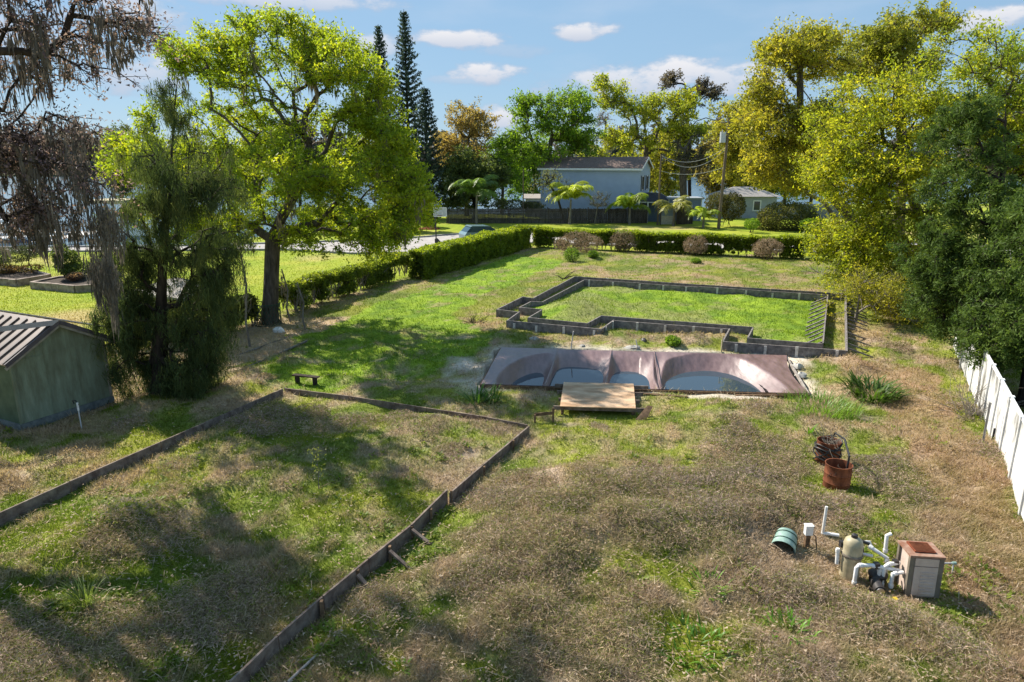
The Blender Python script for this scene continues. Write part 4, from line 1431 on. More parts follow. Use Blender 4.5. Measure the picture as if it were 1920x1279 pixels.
# palms
def palm(label, px, py_base, Y, h, lean, nf, flen, seed, col):
    r = np.random.default_rng(seed)
    x, y, _ = PY(px, py_base, Y)
    base = np.array((x, Y, hz(x, Y)))
    t = thing('queen_palm', base, label, 'palm', 'small feather palms along the fence')
    top = base + np.array((lean, 0, h))
    mb = MB()
    mb.tube([base - UP * .1, base + (top - base) * .5, top], [0.17, 0.13, 0.1], 8)
    mb.build('trunk', M['bark_pale'], t, True)
    for k in range(nf):
        a = 2 * math.pi * k / nf + r.normal() * 0.2
        e0 = r.uniform(0.55, 1.45)
        l = flen * r.uniform(0.8, 1.15)
        V, F, n = [], [], 0
        m = 16
        p = top.copy()
        d2 = np.array((math.cos(a), math.sin(a), 0))
        sd = np.array((-math.sin(a), math.cos(a), 0))
        el = e0
        for i in range(m):
            el = e0 - 1.75 * (i / m) ** 1.5
            st = (d2 * math.cos(el) + UP * math.sin(el)) * l / m
            p2 = p + st
            V += [p - sd * 0.02, p + sd * 0.02, p2 + sd * 0.015, p2 - sd * 0.015]
            F.append((n, n + 1, n + 2, n + 3))
            n += 4
            if i > 1:
                for s in (-1, 1):
                    for q in range(3):
                        b = p + st * q / 3
                        ll = l * 0.34 * (1 - 0.5 * abs(i / m - 0.5)) * r.uniform(0.8, 1.2)
                        tip = b + sd * s * ll * 0.7 + st / np.linalg.norm(st) * ll * 0.45 - UP * ll * r.uniform(0.25, 0.75)
                        w = st / np.linalg.norm(st) * 0.06
                        mid = (b + tip) / 2 + UP * 0.05
                        V += [b, mid + w, tip, mid - w]
                        F.append((n, n + 1, n + 2, n + 3))
                        n += 4
            p = p2
        c = np.array(col) * r.uniform(0.7, 1.3)
        cc = np.repeat(c[None], n, axis=0) * r.uniform(0.85, 1.15, (n, 1))
        np_mesh('frond', np.array(V), np.array(F), M['frond'], t, cc)


palm('green feather palm in front of the left end of the dark fence', 893, 419, 85.2, 3.6, 0.1, 17, 3.5, 61, (0.15, 0.24, 0.05))
palm('bright yellow-green palm in front of the blue house', 1068, 418, 84.9, 3.0, 0.1, 17, 3.2, 62, (0.4, 0.46, 0.05))
palm('low bright palm by the porch corner of the blue house', 1180, 420, 84.7, 2.0, 0, 17, 3.1, 63, (0.32, 0.42, 0.05))
palm('palm with an orange dying frond beside the light gate', 1262, 425, 83, 2.0, 0, 13, 2.7, 64, (0.32, 0.32, 0.08))
palm('small young palm left of the tall utility pole', 1318, 430, 80, 1.3, 0, 12, 2.0, 65, (0.3, 0.38, 0.05))


# dense bushes and hedges
def bush(name, label, Y, lobes, n, leaf, pal, seed, cat='bush', group=None, stems=5, lmat='leaf', core=True):
    r = np.random.default_rng(seed)
    n = int(n * 2.2)
    L = lobes_px(Y, lobes)
    base = np.array((L[0][0][0], L[0][0][1], hz(L[0][0][0], L[0][0][1])))
    t = thing(name, base, label, cat, group)
    w = np.array([l[2] * l[1][0] * l[1][2] for l in L])
    pick = r.choice(len(L), n, p=w / w.sum())
    u = r.normal(size=(n, 3))
    u /= np.linalg.norm(u, axis=1)[:, None]
    rad = 1 - 0.35 * r.random(n) ** 2
    cl = 0.82 + 0.36 * noise2(np.arctan2(u[:, 1], u[:, 0]) * 3, u[:, 2] * 4, 0.8, seed)
    C = np.array([L[p][0] for p in pick]) + u * (rad * cl)[:, None] * np.array([L[p][1] for p in pick])
    C[:, 2] = np.maximum(C[:, 2], base[2] + 0.05)
    V, F = leaf_quads(C, r, leaf[0], leaf[1])
    pal = np.array(pal)
    f = np.clip(0.6 * noise2(C[:, 0] * 3, C[:, 2] * 3 + C[:, 1], 1.0, seed) + 0.4 * r.random(n), 0, .999) * (len(pal) - 1)
    i = f.astype(int)
    c = pal[i] * (1 - (f - i))[:, None] + pal[i + 1] * (f - i)[:, None]
    np_mesh('foliage', V, F, M[lmat], t, np.repeat(c * r.uniform(0.75, 1.25, n)[:, None], 3, axis=0))
    mb = MB()
    for k in range(stems):
        l = L[k % len(L)]
        e = l[0] + r.normal(size=3) * l[1] * 0.35
        b = base + np.array((r.normal() * 0.15, r.normal() * 0.15, -.05))
        b[0] += (l[0][0] - base[0]) * 0.6
        mb.tube([b, (b + e) / 2 + r.normal(size=3) * 0.05, e], [0.035, 0.025, 0.01], 4, False)
    mb.build('stems', M['bark_dark'], t)
    return t


bush('mounded_bush', 'big rounded dark olive bush on the lawn right of the utility pole', 78, [(1475, 408, 54, 30, 0, 2.6, 1), (1440, 418, 25, 18, 0, 1.6, .6), (1510, 415, 25, 20, 0, 1.6, .6)], 5200, (0.2, 0.1), [(0.05, 0.055, 0.02), (0.1, 0.105, 0.03), (0.17, 0.155, 0.045)], 71)
bush('mounded_bush', 'tall rounded dark bush directly behind the utility pole', 82, [(1372, 388, 26, 26, 0, 1.8, 1), (1345, 382, 22, 20, 0, 1.6, 1)], 3000, (0.2, 0.1), [(0.045, 0.05, 0.02), (0.085, 0.085, 0.03), (0.12, 0.11, 0.035)], 72)
bush('pink_bush', 'low pinkish-red flowering bush by the driveway kerb', 79, [(808, 434, 16, 9, 0, .9, 1), (795, 436, 10, 8, 0, .8, 1)], 1100, (0.15, 0.1), [(0.16, 0.06, 0.07), (0.28, 0.11, 0.12), (0.3, 0.16, 0.14)], 73)
bush('clipped_bush', 'rounded green bush behind the basketball hoop', 81, [(803, 408, 22, 20, 0, 1.6, 1)], 1900, (0.18, 0.1), GREEN, 74)
bush('low_shrub', 'spiky green shrub at the left foot of the big rounded bush', 75, [(1410, 420, 14, 10, 0, .9, 1)], 500, (0.3, 0.05), GREEN, 75)
bush('low_shrub', 'bright green shrub at the right foot of the big rounded bush', 74.5, [(1525, 420, 24, 10, 0, 1.0, 1)], 900, (0.25, 0.1), GREEN, 76)
bush('planting_bed', 'mixed low shrubs growing in front of the dark wooden fence gap', 88.5, [(960, 385, 40, 10, 0, .8, 1), (1000, 388, 22, 9, 0, .8, 1)], 1200, (0.22, 0.12), [(0.06, 0.08, 0.03), (0.12, 0.13, 0.06), (0.2, 0.17, 0.11)], 77, 'shrubs')
DRY = [(0.25, 0.18, 0.115), (0.34, 0.25, 0.165), (0.44, 0.34, 0.24)]
for (px, py, rx, ry, lab, sd) in ((1085, 452, 48, 24, 'widest dry brown shrub hugging the left end of the far hedge', 81), (1172, 448, 30, 22, 'second dry brown shrub from the left along the far hedge', 82),
                                  (1305, 456, 24, 21, 'round dry brown shrub at the middle of the far hedge', 83), (1440, 462, 30, 22, 'pinkish-brown dry shrub near the right end of the far hedge', 84)):
    Y = G(px, py + ry)[1] - 0.9
    bush('dry_shrub', lab, Y, [(px, py + 3, rx * .86, ry * .86, 0, .9, 1), (px - rx * .5, py + 6, rx * .5, ry * .6, 0, .7, .6), (px + rx * .45, py + 5, rx * .5, ry * .65, 0, .7, .6)], 1300 if rx < 40 else 2000, (0.16, 0.03), DRY, sd, 'shrub', 'dry shrubs along the far hedge', 6, 'thatch')
for (px, py, rx, ry, lab, sd) in ((1072, 478, 15, 13, 'bright green weed bush left of its twin before the far hedge', 85), (1112, 478, 10, 8, 'small green weed bush right of its larger twin before the far hedge', 86),
                                  (1262, 640, 14, 9, 'bright green weed tuft between the pool and the timber formwork', 87), (1305, 490, 9, 6, 'small green tuft on the slope before the far hedge', 88)):
    Y = G(px, py + ry)[1]
    bush('weed_bush', lab, Y, [(px, py, rx, ry, 0, .5, 1)], 700, (0.1, 0.05), [(0.07, 0.12, 0.02), (0.13, 0.22, 0.025), (0.19, 0.28, 0.03)], sd, 'weed', None, 4)


def hedge(name, label, a, b, w, h, n, leaf, pal, seed, low=0.0, wave=0.2, gaps=0.0):
    """clipped hedge from a to b: leaves over the faces of a long block, stems below, an added light-blocking leaf core inside"""
    r = np.random.default_rng(seed)
    a, b = np.array(a, float), np.array(b, float)
    ln = np.linalg.norm(b - a)
    d = (b - a) / ln
    s = np.array((-d[1], d[0]))
    mid = (a + b) / 2
    t = thing(name, (mid[0], mid[1], hz(mid[0], mid[1])), label, 'hedge', 'hedges round the lot')
    u = r.random(n) * ln
    area = np.array((w, h - low, h - low))
    face = r.choice(3, n, p=area / area.sum())
    e = r.random(n)
    dep = np.abs(r.normal(size=n)) * 0.13
    edge = np.where(face == 0, (e - 0.5) * w, np.where(face == 1, w / 2 - dep, -w / 2 + dep))
    z = np.where(face == 0, h - dep, low + e * (h - low))
    wv = wave * (fbm(u, face * 7.0 + z, 1.1, seed, 3) - 0.5)
    edge = edge + np.where(face == 1, wv, np.where(face == 2, -wv, 0))
    z = z + np.where(face == 0, wv, 0)
    # rounded arrises
    rd = np.clip((np.abs(edge) / (w / 2)) ** 3 * sstep(h - 0.5, h, z), 0, 1)
    z = z - rd * 0.15
    if gaps:
        keep = (z > low + 0.55 * (h - low)) | (fbm(u, z, 0.9, seed + 5, 2) > gaps)
        u, edge, z = u[keep], edge[keep], z[keep]
        n = len(u)
    X = a[0] + d[0] * u + s[0] * edge
    Yy = a[1] + d[1] * u + s[1] * edge
    C = np.stack([X, Yy, height(X, Yy) + np.maximum(z, 0.03)], 1) + r.normal(size=(n, 3)) * 0.03
    V, F = leaf_quads(C, r, leaf[0], leaf[1])
    pal = np.array(pal)
    f = np.clip(0.55 * noise2(u, z, 0.7, seed) + 0.25 * sstep(0.5 * h, h, z) + 0.25 * r.random(n), 0, .999) * (len(pal) - 1)  # upper leaves take brighter palette colours, a sunlit top put into the colour
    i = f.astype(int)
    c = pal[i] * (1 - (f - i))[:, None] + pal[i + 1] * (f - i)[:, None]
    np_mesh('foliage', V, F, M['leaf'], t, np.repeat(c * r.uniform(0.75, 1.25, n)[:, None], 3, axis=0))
    k = max(4, int(ln / 0.45))
    A, B = [], []
    for q in range(k):
        uu = (q + r.random()) * ln / k
        x, y = a + d * uu + s * r.normal() * 0.08
        p = np.array((x, y, hz(x, y) - .05))
        for m in range(6):
            A.append(p + UP * r.uniform(0, 0.35 * h))
            B.append(p + np.array((d[0] * r.normal() * .35 + s[0] * r.normal() * w * .25, d[1] * r.normal() * .35 + s[1] * r.normal() * w * .25, h * r.uniform(.55, .9))))
    V, F = frusta(np.array(A), np.array(B), np.full(len(A), 0.03), np.full(len(A), 0.01), 4)
    np_mesh('stems', V, F, M['bark_pale'], t)['kind'] = 'stuff'
    # leaf core added to block light, its colour darkened as if shaded
    nn = n // 3
    u = r.random(nn) * ln
    e = (r.random(nn) - .5) * w * .7
    z = low + 0.1 + r.random(nn) * (h - low - .25)
    X = a[0] + d[0] * u + s[0] * e
    Yy = a[1] + d[1] * u + s[1] * e
    V, F = leaf_quads(np.stack([X, Yy, height(X, Yy) + z], 1), r, leaf[0] * 1.5, leaf[1] * 1.7)
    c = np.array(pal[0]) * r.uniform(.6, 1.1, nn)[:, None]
    if gaps:
        kp = (z > low + 0.55 * (h - low)) | (fbm(u, z, 0.9, seed + 5, 2) > gaps)
        F = F[kp]
    np_mesh('light_block_core', V, F, M['leaf'], t, np.repeat(c, 3, axis=0))


HG = [(0.09, 0.13, 0.015), (0.15, 0.2, 0.02), (0.25, 0.31, 0.025), (0.36, 0.4, 0.03)]
hedge('clipped_hedge', 'clipped green hedge running from the gap to the far corner', G(782, 524)[:2], G(985, 464)[:2], 1.3, 2.0, 40000, (0.16, 0.1), HG, 91, 0.05, 0.6)
hedge('clipped_hedge', 'long far hedge with dry shrubs and bare foot crossing the view', G(985, 464)[:2] + np.array((.8, .2)), G(1600, 490)[:2], 1.1, 1.75, 42000, (0.17, 0.11), HG, 92, 0.12, 0.6, 0.40)
hedge('ragged_hedge', 'ragged thin hedge between the oak trunk and the gap', G(530, 592)[:2], G(765, 517)[:2], 0.9, 1.6, 24000, (0.14, 0.085), [(0.08, 0.105, 0.02), (0.13, 0.17, 0.025), (0.2, 0.25, 0.035), (0.3, 0.33, 0.05)], 93, 0.15, 0.5, 0.5)
hedge('ragged_hedge', 'tangled undergrowth hedge behind the drooping evergreen', (-15.4, 27.2), (-12.4, 32.0), 1.0, 1.5, 13000, (0.14, 0.085), [(0.05, 0.065, 0.02), (0.09, 0.11, 0.025), (0.17, 0.18, 0.035), (0.24, 0.22, 0.06)], 94, 0.05, 0.6, 0.45)


# ------------------------------------------------------------------ far shore
def far_woods():
    r = np.random.default_rng(101)
    nt = 420
    x = np.sort(r.uniform(-420, 420, nt))
    y = 356 + r.random(nt) * 22 - 0.02 * x
    h = r.uniform(11, 24, nt) * (0.75 + 0.5 * noise2(x, x * 0, 40, 3))
    per = 150
    i = np.repeat(np.arange(nt), per)
    n = len(i)
    f = r.random(n)
    wd = np.where(f < .3, 2.6, 3.6 * (1.15 - f))
    C = np.stack([x[i] + r.normal(size=n) * wd, y[i] + r.normal(size=n) * 2.5, h[i] * (0.06 + 0.94 * f)], 1)
    V, F = leaf_quads(C, r, 2.6, 1.8)
    tint = lerp(np.array((0.07, 0.085, 0.065))[None] * np.ones((nt, 1)), np.array((0.16, 0.135, 0.12)), r.random(nt))
    c = tint[i] * r.uniform(.7, 1.3, n)[:, None]
    o = np_mesh('far_woods', V, F, M['needle'], None, np.repeat(c, 3, axis=0))
    tag(o, 'dark belt of woods along the far shore of the lake', 'woods', None, 'stuff')


far_woods()


# ------------------------------------------------------------------ timber formwork and borders
def frame_boards(parent, path, ztop, h, th, material, rng, closed=True, length=3.6, base_h=None):
    n = len(path)
    for i in range(n if closed else n - 1):
        a, b = np.array(path[i]), np.array(path[(i + 1) % n])
        ln = np.linalg.norm(b - a)
        k = max(1, int(round(ln / length)))
        for j in range(k):
            p = a + (b - a) * (j / k) + (b - a) / ln * 0.006
            q = a + (b - a) * ((j + 1) / k) - (b - a) / ln * 0.006
            z0 = ztop + rng.uniform(-0.02, 0.02)
            z1 = ztop + rng.uniform(-0.02, 0.02)
            mb = MB()
            mb.beam((p[0], p[1], z0 - h / 2), (q[0], q[1], z1 - h / 2), th, h)
            mb.build('board', material, parent)


def stakes(parent, path, idx, side, ztop, step, rng, material, h=None):
    n = len(path)
    for i in idx:
        a, b = np.array(path[i]), np.array(path[(i + 1) % n])
        ln = np.linalg.norm(b - a)
        d = (b - a) / ln
        s = np.array((-d[1], d[0])) * side
        u = 0.35
        while u < ln - 0.15:
            p = a + d * u + s * 0.06
            mb = MB()
            t = ztop + rng.uniform(-0.1, 0.03)
            mb.beam((p[0] + s[0] * 0.02, p[1] + s[1] * .02, -0.15), (p[0], p[1], t), 0.11, 0.05, (s[0], s[1], 0))
            mb.build('stake', material, parent)
            u += step * rng.uniform(0.85, 1.2)


rg = random.Random(5)
c_ = np.mean(F_OUT, axis=0)
fo = thing('timber_formwork', (c_[0], c_[1], 0), 'outer ring of grey timber formwork boards round the bright green plot', 'formwork')
frame_boards(fo, F_OUT, FORM_TOP, 0.44, 0.06, M['old_wood'], rg)
stakes(fo, F_OUT, (5, 6, 7, 8, 9), 1, FORM_TOP, 1.25, rg, M['stake_wood'])
stakes(fo, F_OUT, (3,), 1, FORM_TOP, 1.6, rg, M['stake_wood'])
fi = thing('timber_formwork', (c_[0], c_[1] + .3, 0), 'inner ring of grey timber formwork boards enclosing the bright green plot', 'formwork')
frame_boards(fi, F_IN, FORM_TOP, 0.44, 0.06, M['old_wood'], rg)
stakes(fi, F_IN, (3,), -1, FORM_TOP, 1.5, rg, M['stake_wood'])
# slanting kickers behind the right-hand boards
for (pth, i, par, sgn) in ((F_IN, 4, fi, -1), (F_OUT, 4, fo, 1)):
    a, b = np.array(pth[i]), np.array(pth[i + 1])
    ln = np.linalg.norm(b - a)
    d = (b - a) / ln
    s = np.array((-d[1], d[0])) * sgn
    if sgn == -1:
        s = -np.array((abs(s[0]), 0)) * 1.0
        s = np.array((-1.0, -0.25))
    else:
        s = np.array((1.0, -0.2))
    s = s / np.linalg.norm(s)
    u = 0.5
    while u < ln - 0.3:
        p = a + d * u
        mb = MB()
        mb.beam((p[0] + s[0] * 0.05, p[1] + s[1] * .05, FORM_TOP - 0.06), (p[0] + s[0] * 1.0, p[1] + s[1] * 1.0, 0.02), 0.05, 0.06)
        mb.build('brace', M['old_wood'], par)
        u += rg.uniform(0.6, 1.2)

# border of the big foreground bed
bed = thing('timber_border', (-5.5, 15, 0), 'long weathered board border round the weedy bed at lower left', 'border')
BT = 0.3


def bed_board(p0, p1, z0, z1, h, th=0.04):
    mb = MB()
    mb.beam((p0[0], p0[1], z0 - h / 2), (p1[0], p1[1], z1 - h / 2), th, h)
    return mb.build('board', M['board_wood'], bed)


def bseg(pxs, zt, h, gap=0.012):
    """boards along a line of photo points of their top edges"""
    Q = [G(x, y, z) for (x, y), z in zip(pxs, zt)]
    for a, b in zip(Q[:-1], Q[1:]):
        d = (b - a) / np.linalg.norm(b - a)
        bed_board(a + d * gap, b - d * gap, a[2], b[2], h)


bseg([(-20, 970), (130, 903), (300, 829), (420, 777), (530, 729)], [.34, .33, .3, .28, .26], 0.36)
bseg([(533, 728), (655, 743), (800, 765), (900, 780), (990, 797)], [.17, .16, .14, .15, .17], 0.28)
bseg([(992, 799), (905, 872), (843, 925)], [.26, .27, .29], 0.34)
bseg([(838, 918), (770, 985), (690, 1048), (605, 1118), (520, 1192), (430, 1279), (380, 1330)], [.36, .36, .35, .33, .3, .28, .26], 0.36)
for (x, y, L) in ((770, 1000, .75), (728, 1040, .65), (668, 1085, .45)):
    p = G(x, y, .22)
    mb = MB()
    mb.beam(p + np.array((0.03, 0, .08)), p + np.array((.45 * L / .6, -.22 * L / .6, -.2)), 0.07, 0.04)
    mb.build('brace', M['board_wood'], bed)
for (x, y) in ((843, 930), (805, 965), (770, 998), (728, 1036), (668, 1080), (600, 1140), (905, 885), (960, 835)):
    p = G(x, y, .18)
    mb = MB()
    mb.beam((p[0] + .04, p[1] - .02, -.1), (p[0] + .04, p[1] - .02, .33), 0.08, 0.05)
    mb.build('stake', M['rot_wood'], bed)

mb = MB()
mb.tube([G(540, 1279, .06), G(590, 1232, .07), G(640, 1186, .06)], 0.022, 8)
tag(mb.build('pipe', M['top_edge'], None, True), 'thin pale pipe lying on the ground beside the bed border', 'pipe')

# ------------------------------------------------------------------ pool with its sagging cover
RIM = 0.12
PC = [G(902, 722, RIM), G(1518, 740, RIM), G(1475, 668, RIM), G(940, 653, RIM)]


def pool_pt(u, v):
    a = PC[0] + (PC[1] - PC[0]) * u
    b = PC[3] + (PC[2] - PC[3]) * u
    return a + (b - a) * v


def tarp_depth(u, v):
    near = np.clip(v / 0.10, 0, 1) ** 0.8
    r1 = np.sqrt(((u - 0.205) / 0.165) ** 2 + ((v - 0.18) / 0.70) ** 2)
    d1 = 1.05 * np.clip(1 - r1 ** 3.0, 0, 1) ** 0.95 * near
    r4 = np.sqrt(((u - 0.735) / 0.212) ** 2 + ((v - 0.14) / 0.86) ** 2)
    d4 = 1.15 * np.clip(1 - r4 ** 2.4, 0, 1) ** 1.1 * near
    S = near * sstep(1.05, 0.42, v)
    T = sstep(0.17, 0.22, u) * sstep(0.60, 0.54, u)
    d2 = 1.0 * S * T
    d = np.maximum(np.maximum(d1 * (u < 0.3), d2), d4 * (u > 0.5))
    for ur, k in ((0.20, .86), (0.39, .84), (0.553, .80)):
        ur_ = ur + 0.012 * (v - 0.5) * (1 if ur < .5 else -1)
        d = d * (1 - k * np.exp(-np.abs(u - ur_) / np.where(u < ur_, 0.042, 0.02)))
    d = d + 0.05 * np.sin(np.pi * u) * np.sin(np.pi * v)
    d = d + 0.05 * (fbm(u * 40, v * 6, 1.2, 171, 3) - 0.5) * sstep(0, .08, v) * sstep(1, .92, v)
    return d


pool = thing('pool_cover', (*pool_pt(.5, .5)[:2], 0), 'brown tarp cover sagging over the sunken pool', 'pool cover')
nu, nv = 240, 110
U, Vv = np.meshgrid(np.linspace(0, 1, nu), np.linspace(0, 1, nv))
u, v = U.ravel(), Vv.ravel()
bow = 0.03 * np.sin(np.pi * v)
ub = u * (1 - 0.02 * np.sin(np.pi * v) * (u > .5))
P = (PC[0] + (PC[1] - PC[0]) * ub[:, None]) * (1 - v)[:, None] + (PC[3] + (PC[2] - PC[3]) * ub[:, None]) * v[:, None]
P[:, 2] = RIM + 0.03 - tarp_depth(u, v)
i = np.arange((nu - 1) * (nv - 1))
a = (i // (nu - 1)) * nu + i % (nu - 1)
np_mesh('tarp', P, np.stack([a, a + 1, a + nu + 1, a + nu], 1), M['tarp'], pool, None, True)
for (i, j, k) in ((0, 1, 4), (2, 3, 4), (3, 0, 2), (1, 2, 2)):
    for s in range(k):
        p = PC[i] + (PC[j] - PC[i]) * (s / k)
        q = PC[i] + (PC[j] - PC[i]) * ((s + 1) / k)
        d = (q - p) / np.linalg.norm(q - p)
        mb = MB()
        w_ = 0.10 if i != 1 else 0.06
        z = RIM - 0.10 if i in (0, 2) else RIM - .06
        mb.beam(p + d * .01 + UP * (z - RIM + rg.uniform(-.01, .01)), q - d * .01 + UP * (z - RIM + rg.uniform(-.01, .01)), w_, 0.2 if i in (0, 2) else .1)
        mb.build('rim_board', M['rot_wood'] if i != 1 else M['top_edge'], pool)
for ur in (0.20, 0.39, 0.553):
    mb = MB()
    pts = []
    for vv in np.linspace(0.0, 1, 14):
        q = pool_pt(ur + 0.012 * (vv - .5) * (1 if ur < .5 else -1), vv)
        q[2] = RIM + 0.04 - float(tarp_depth(np.array([ur + 0.012 * (vv - .5) * (1 if ur < .5 else -1)]), np.array([vv]))[0])
        pts.append(q)
    mb.tube(pts, 0.022, 6)
    mb.build('strap', M['tarp'], pool, True)
for (u0, u1, lev, lab) in ((0.035, 0.20, -0.36, 'rain puddle in the leftmost hollow of the brown pool cover'), (0.205, 0.385, -0.27, 'second rain puddle from the left on the brown pool cover'),
                           (0.395, 0.548, -0.34, 'third rain puddle on the brown pool cover, left of its last ridge'), (0.56, 0.93, -0.34, 'largest rain puddle in the round right-hand hollow of the pool cover')):
    mb = MB()
    q = [pool_pt(u0, 0.03), pool_pt(u1, 0.03), pool_pt(u1, 0.93), pool_pt(u0, 0.93)]
    mb.add([(p[0], p[1], lev) for p in q], [(0, 1, 2, 3)])
    tag(mb.build('puddle', M['puddle']), lab, 'puddle', 'rain puddles on the pool cover')

# plywood platform at the near edge
pl = thing('plywood_platform', (*G(1120, 762)[:2], 0), 'raw plywood platform on joists at the near edge of the pool', 'platform')
zt = 0.3
q = [G(1050, 762, zt), G(1192, 766, zt), G(1188, 720, zt), G(1057, 717, zt)]
ml = (q[0] * .52 + q[3] * .48)
mr_ = (q[1] * .52 + q[2] * .48)
e = np.array((0, 0.006, 0))
for (A, B, C, D) in ((q[0], q[1], mr_ - e, ml - e), (ml + e, mr_ + e, q[2], q[3])):
    mb = MB()
    mb.prism([A, B, C, D], (0, 0, -0.025))
    mb.build('sheet', M['plywood'], pl)
for t, ex in ((0.04, .35), (.35, .15), (.66, .3), (.95, .5)):
    p0 = q[0] + (q[3] - q[0]) * t - UP * .09
    p1 = q[1] + (q[2] - q[1]) * t - UP * .09
    d = (p1 - p0) / np.linalg.norm(p1 - p0)
    mb = MB()
    mb.beam(p0 - d * ex * .6, p1 + d * ex, 0.045, 0.12)
    mb.build('joist', M['board_wood'], pl)
for (s, t) in ((.03, .06), (.97, .06), (.03, .9), (.97, .9)):
    p = (q[0] + (q[1] - q[0]) * s) * (1 - t) + (q[3] + (q[2] - q[3]) * s) * t
    mb = MB()
    mb.beam((p[0], p[1], -.2), (p[0], p[1], zt - .155), .09, .09)
    mb.build('leg', M['rot_wood'], pl)
mb = MB()
A, B = G(1192, 788, .02), G(1213, 763, .34)
mb.prism([A, A + np.array((.30, -.06, .0)), B + np.array((.16, -.06, .0)), B], (0.02, 0.03, 0.03))
tag(mb.build('plywood_offcut', M['rot_wood']), 'tilted brown plywood scrap leaning at the platform corner', 'plywood')
for (x0, y0, x1, y1, z, lab) in ((1195, 738, 1290, 745, .1, 'loose plank lying right of the plywood platform'), (1030, 726, 1058, 729, .1, 'short plank end left of the plywood platform'), (1380, 742, 1500, 741, .08, 'thin board lying along the near right rim of the pool')):
    mb = MB()
    mb.beam(G(x0, y0, z), G(x1, y1, z), .12, .04)
    tag(mb.build('plank', M['rot_wood']), lab, 'plank')
t = thing('low_rail', (*G(1025, 785)[:2], 0), 'low rail on two short posts beside the plywood platform', 'rail')
a, b = G(1003, 778, .28), G(1037, 775, .32)
mb = MB(); mb.beam(a, b, .04, .09); mb.build('rail', M['rot_wood'], t)
for p, hh in ((a, .3), (b, .5)):
    mb = MB(); mb.beam((p[0], p[1] - .05, -.1), (p[0], p[1] - .05, hh), .08, .06); mb.build('post', M['rot_wood'], t)
t = thing('low_bench', (*G(572, 722)[:2], 0), 'small wooden bench, coloured dark for its shade, behind the bed border', 'bench')
a, b = G(550, 703, .3), G(597, 708, .3)
mb = MB(); mb.beam(a, b, .2, .04); mb.build('seat', M['bark_dark'], t)  # dark bark colour on seat and legs stands in for shadow
for p in (a * .85 + b * .15, a * .15 + b * .85):
    mb = MB(); mb.beam((p[0], p[1], -.1), (p[0], p[1], .275), .06, .16); mb.build('leg', M['bark_dark'], t)
for (x, y, hgt, lx, lab) in ((1070, 654, .75, .1, 'leaning wooden stake behind the pool, left of the others'), (1197, 655, .4, -.12, 'short yellowish stake behind the middle of the pool'), (1352, 661, .7, .02, 'yellow stake at the corner of the formwork behind the pool')):
    p = G(x, y)
    mb = MB(); mb.beam((p[0], p[1], -.1), (p[0] + lx, p[1], hgt), .05, .04)
    tag(mb.build('stake', M['stake_wood'] if x < 1300 else M['tan_band']), lab, 'stake')


def rock(name, label, c, sz, material, seed, cat='rock'):
    r = np.random.default_rng(seed)
    mb = MB()
    prof = [(0.02, -.3), (.7, -.25), (1.0, .1), (.8, .55), (.35, .8), (0.02, .85)]
    mb.lathe(prof, (0, 0, 0), 10)
    for p in mb.v:
        k = 1 + 0.5 * (r.random() - .5)
        p.x, p.y, p.z = c[0] + p.x * sz[0] * k, c[1] + p.y * sz[1] * k, c[2] + p.z * sz[2] * k
    o = mb.build(name, material, None, True)
    tag(o, label, cat)


rock('rubble', 'pale lump of rubble on the grass behind the pool left end', G(1002, 638), (.22, .18, .16), M['stone'], 1, 'rubble')
rock('rubble', 'whitish broken block behind the middle of the pool', G(1186, 654), (.38, .2, .14), M['stone'], 2, 'rubble')
rock('rubble', 'small pale stone behind the pool near the leaning stake', G(1092, 650), (.14, .12, .1), M['stone'], 3, 'rubble')
rock('rubble', 'grey stone at the right end of the pool, farther of two', G(1495, 690), (.24, .22, .2), M['stone'], 4, 'rubble')
rock('rubble', 'grey stone at the right end of the pool, nearer of two', G(1502, 706), (.22, .2, .17), M['stone'], 5, 'rubble')
rock('white_sack', 'small white sack lying by the oak trunk', G(523, 624), (.28, .22, .28), M['pvc'], 6, 'sack')
rock('black_pot', 'black plastic lump behind the pool near the bright weed tuft', G(1207, 642), (.16, .14, .2), M['black_rubber'], 7, 'pot')


def branch_thing(name, label, base, seed, n, L, material, cat='branch', rad=.02, spread=1.0):
    r = np.random.default_rng(seed)
    mb = MB()
    for k in range(n):
        a = r.uniform(0, 6.28)
        p = np.array(base, float) + np.array((r.normal() * .06, r.normal() * .06, 0.0))
        p[2] -= .03
        pts = [p]
        d = np.array((math.cos(a) * spread, math.sin(a) * spread, r.uniform(.4, 1.1)))
        for s in range(4):
            d = d + r.normal(size=3) * .35
            d[2] -= .15
            p = p + d / np.linalg.norm(d) * L / 4
            pts.append(np.array((p[0], p[1], max(p[2], .02))))
        mb.tube(pts, [rad, rad * .8, rad * .6, rad * .45, rad * .2], 4, False)
    tag(mb.build(name, material), label, cat)


branch_thing('dead_branch', 'black forked branch sticking up at the near right rim of the pool', G(1443, 741), 1, 5, .5, M['black_rubber'], rad=.035)
branch_thing('dead_branch', 'dark arching dead branch at the far left corner of the formwork', G(1058, 523), 2, 6, 1.5, M['bark_dark'], rad=.035)
branch_thing('brush_pile', 'dark twiggy brush pile left of the formwork', G(893, 610), 3, 30, .8, M['bark_dark'], 'brush pile', .022)
branch_thing('brush_pile', 'scattered dead branches on the slope before the right end of the far hedge', G(1540, 515), 4, 22, 1.8, M['bark_pale'], 'brush pile', .03, 2.0)
branch_thing('vine_tangle', 'pale dry vine tangle against the chain-link posts by the white fence', G(1818, 790), 5, 60, 1.9, M['bark_pale'], 'vines', .012, .45)
branch_thing('dry_twigs', 'leafless twiggy weed on the slope above the rusty drums', G(1632, 805), 6, 12, .6, M['bark_pale'], 'twigs', .012, .6)


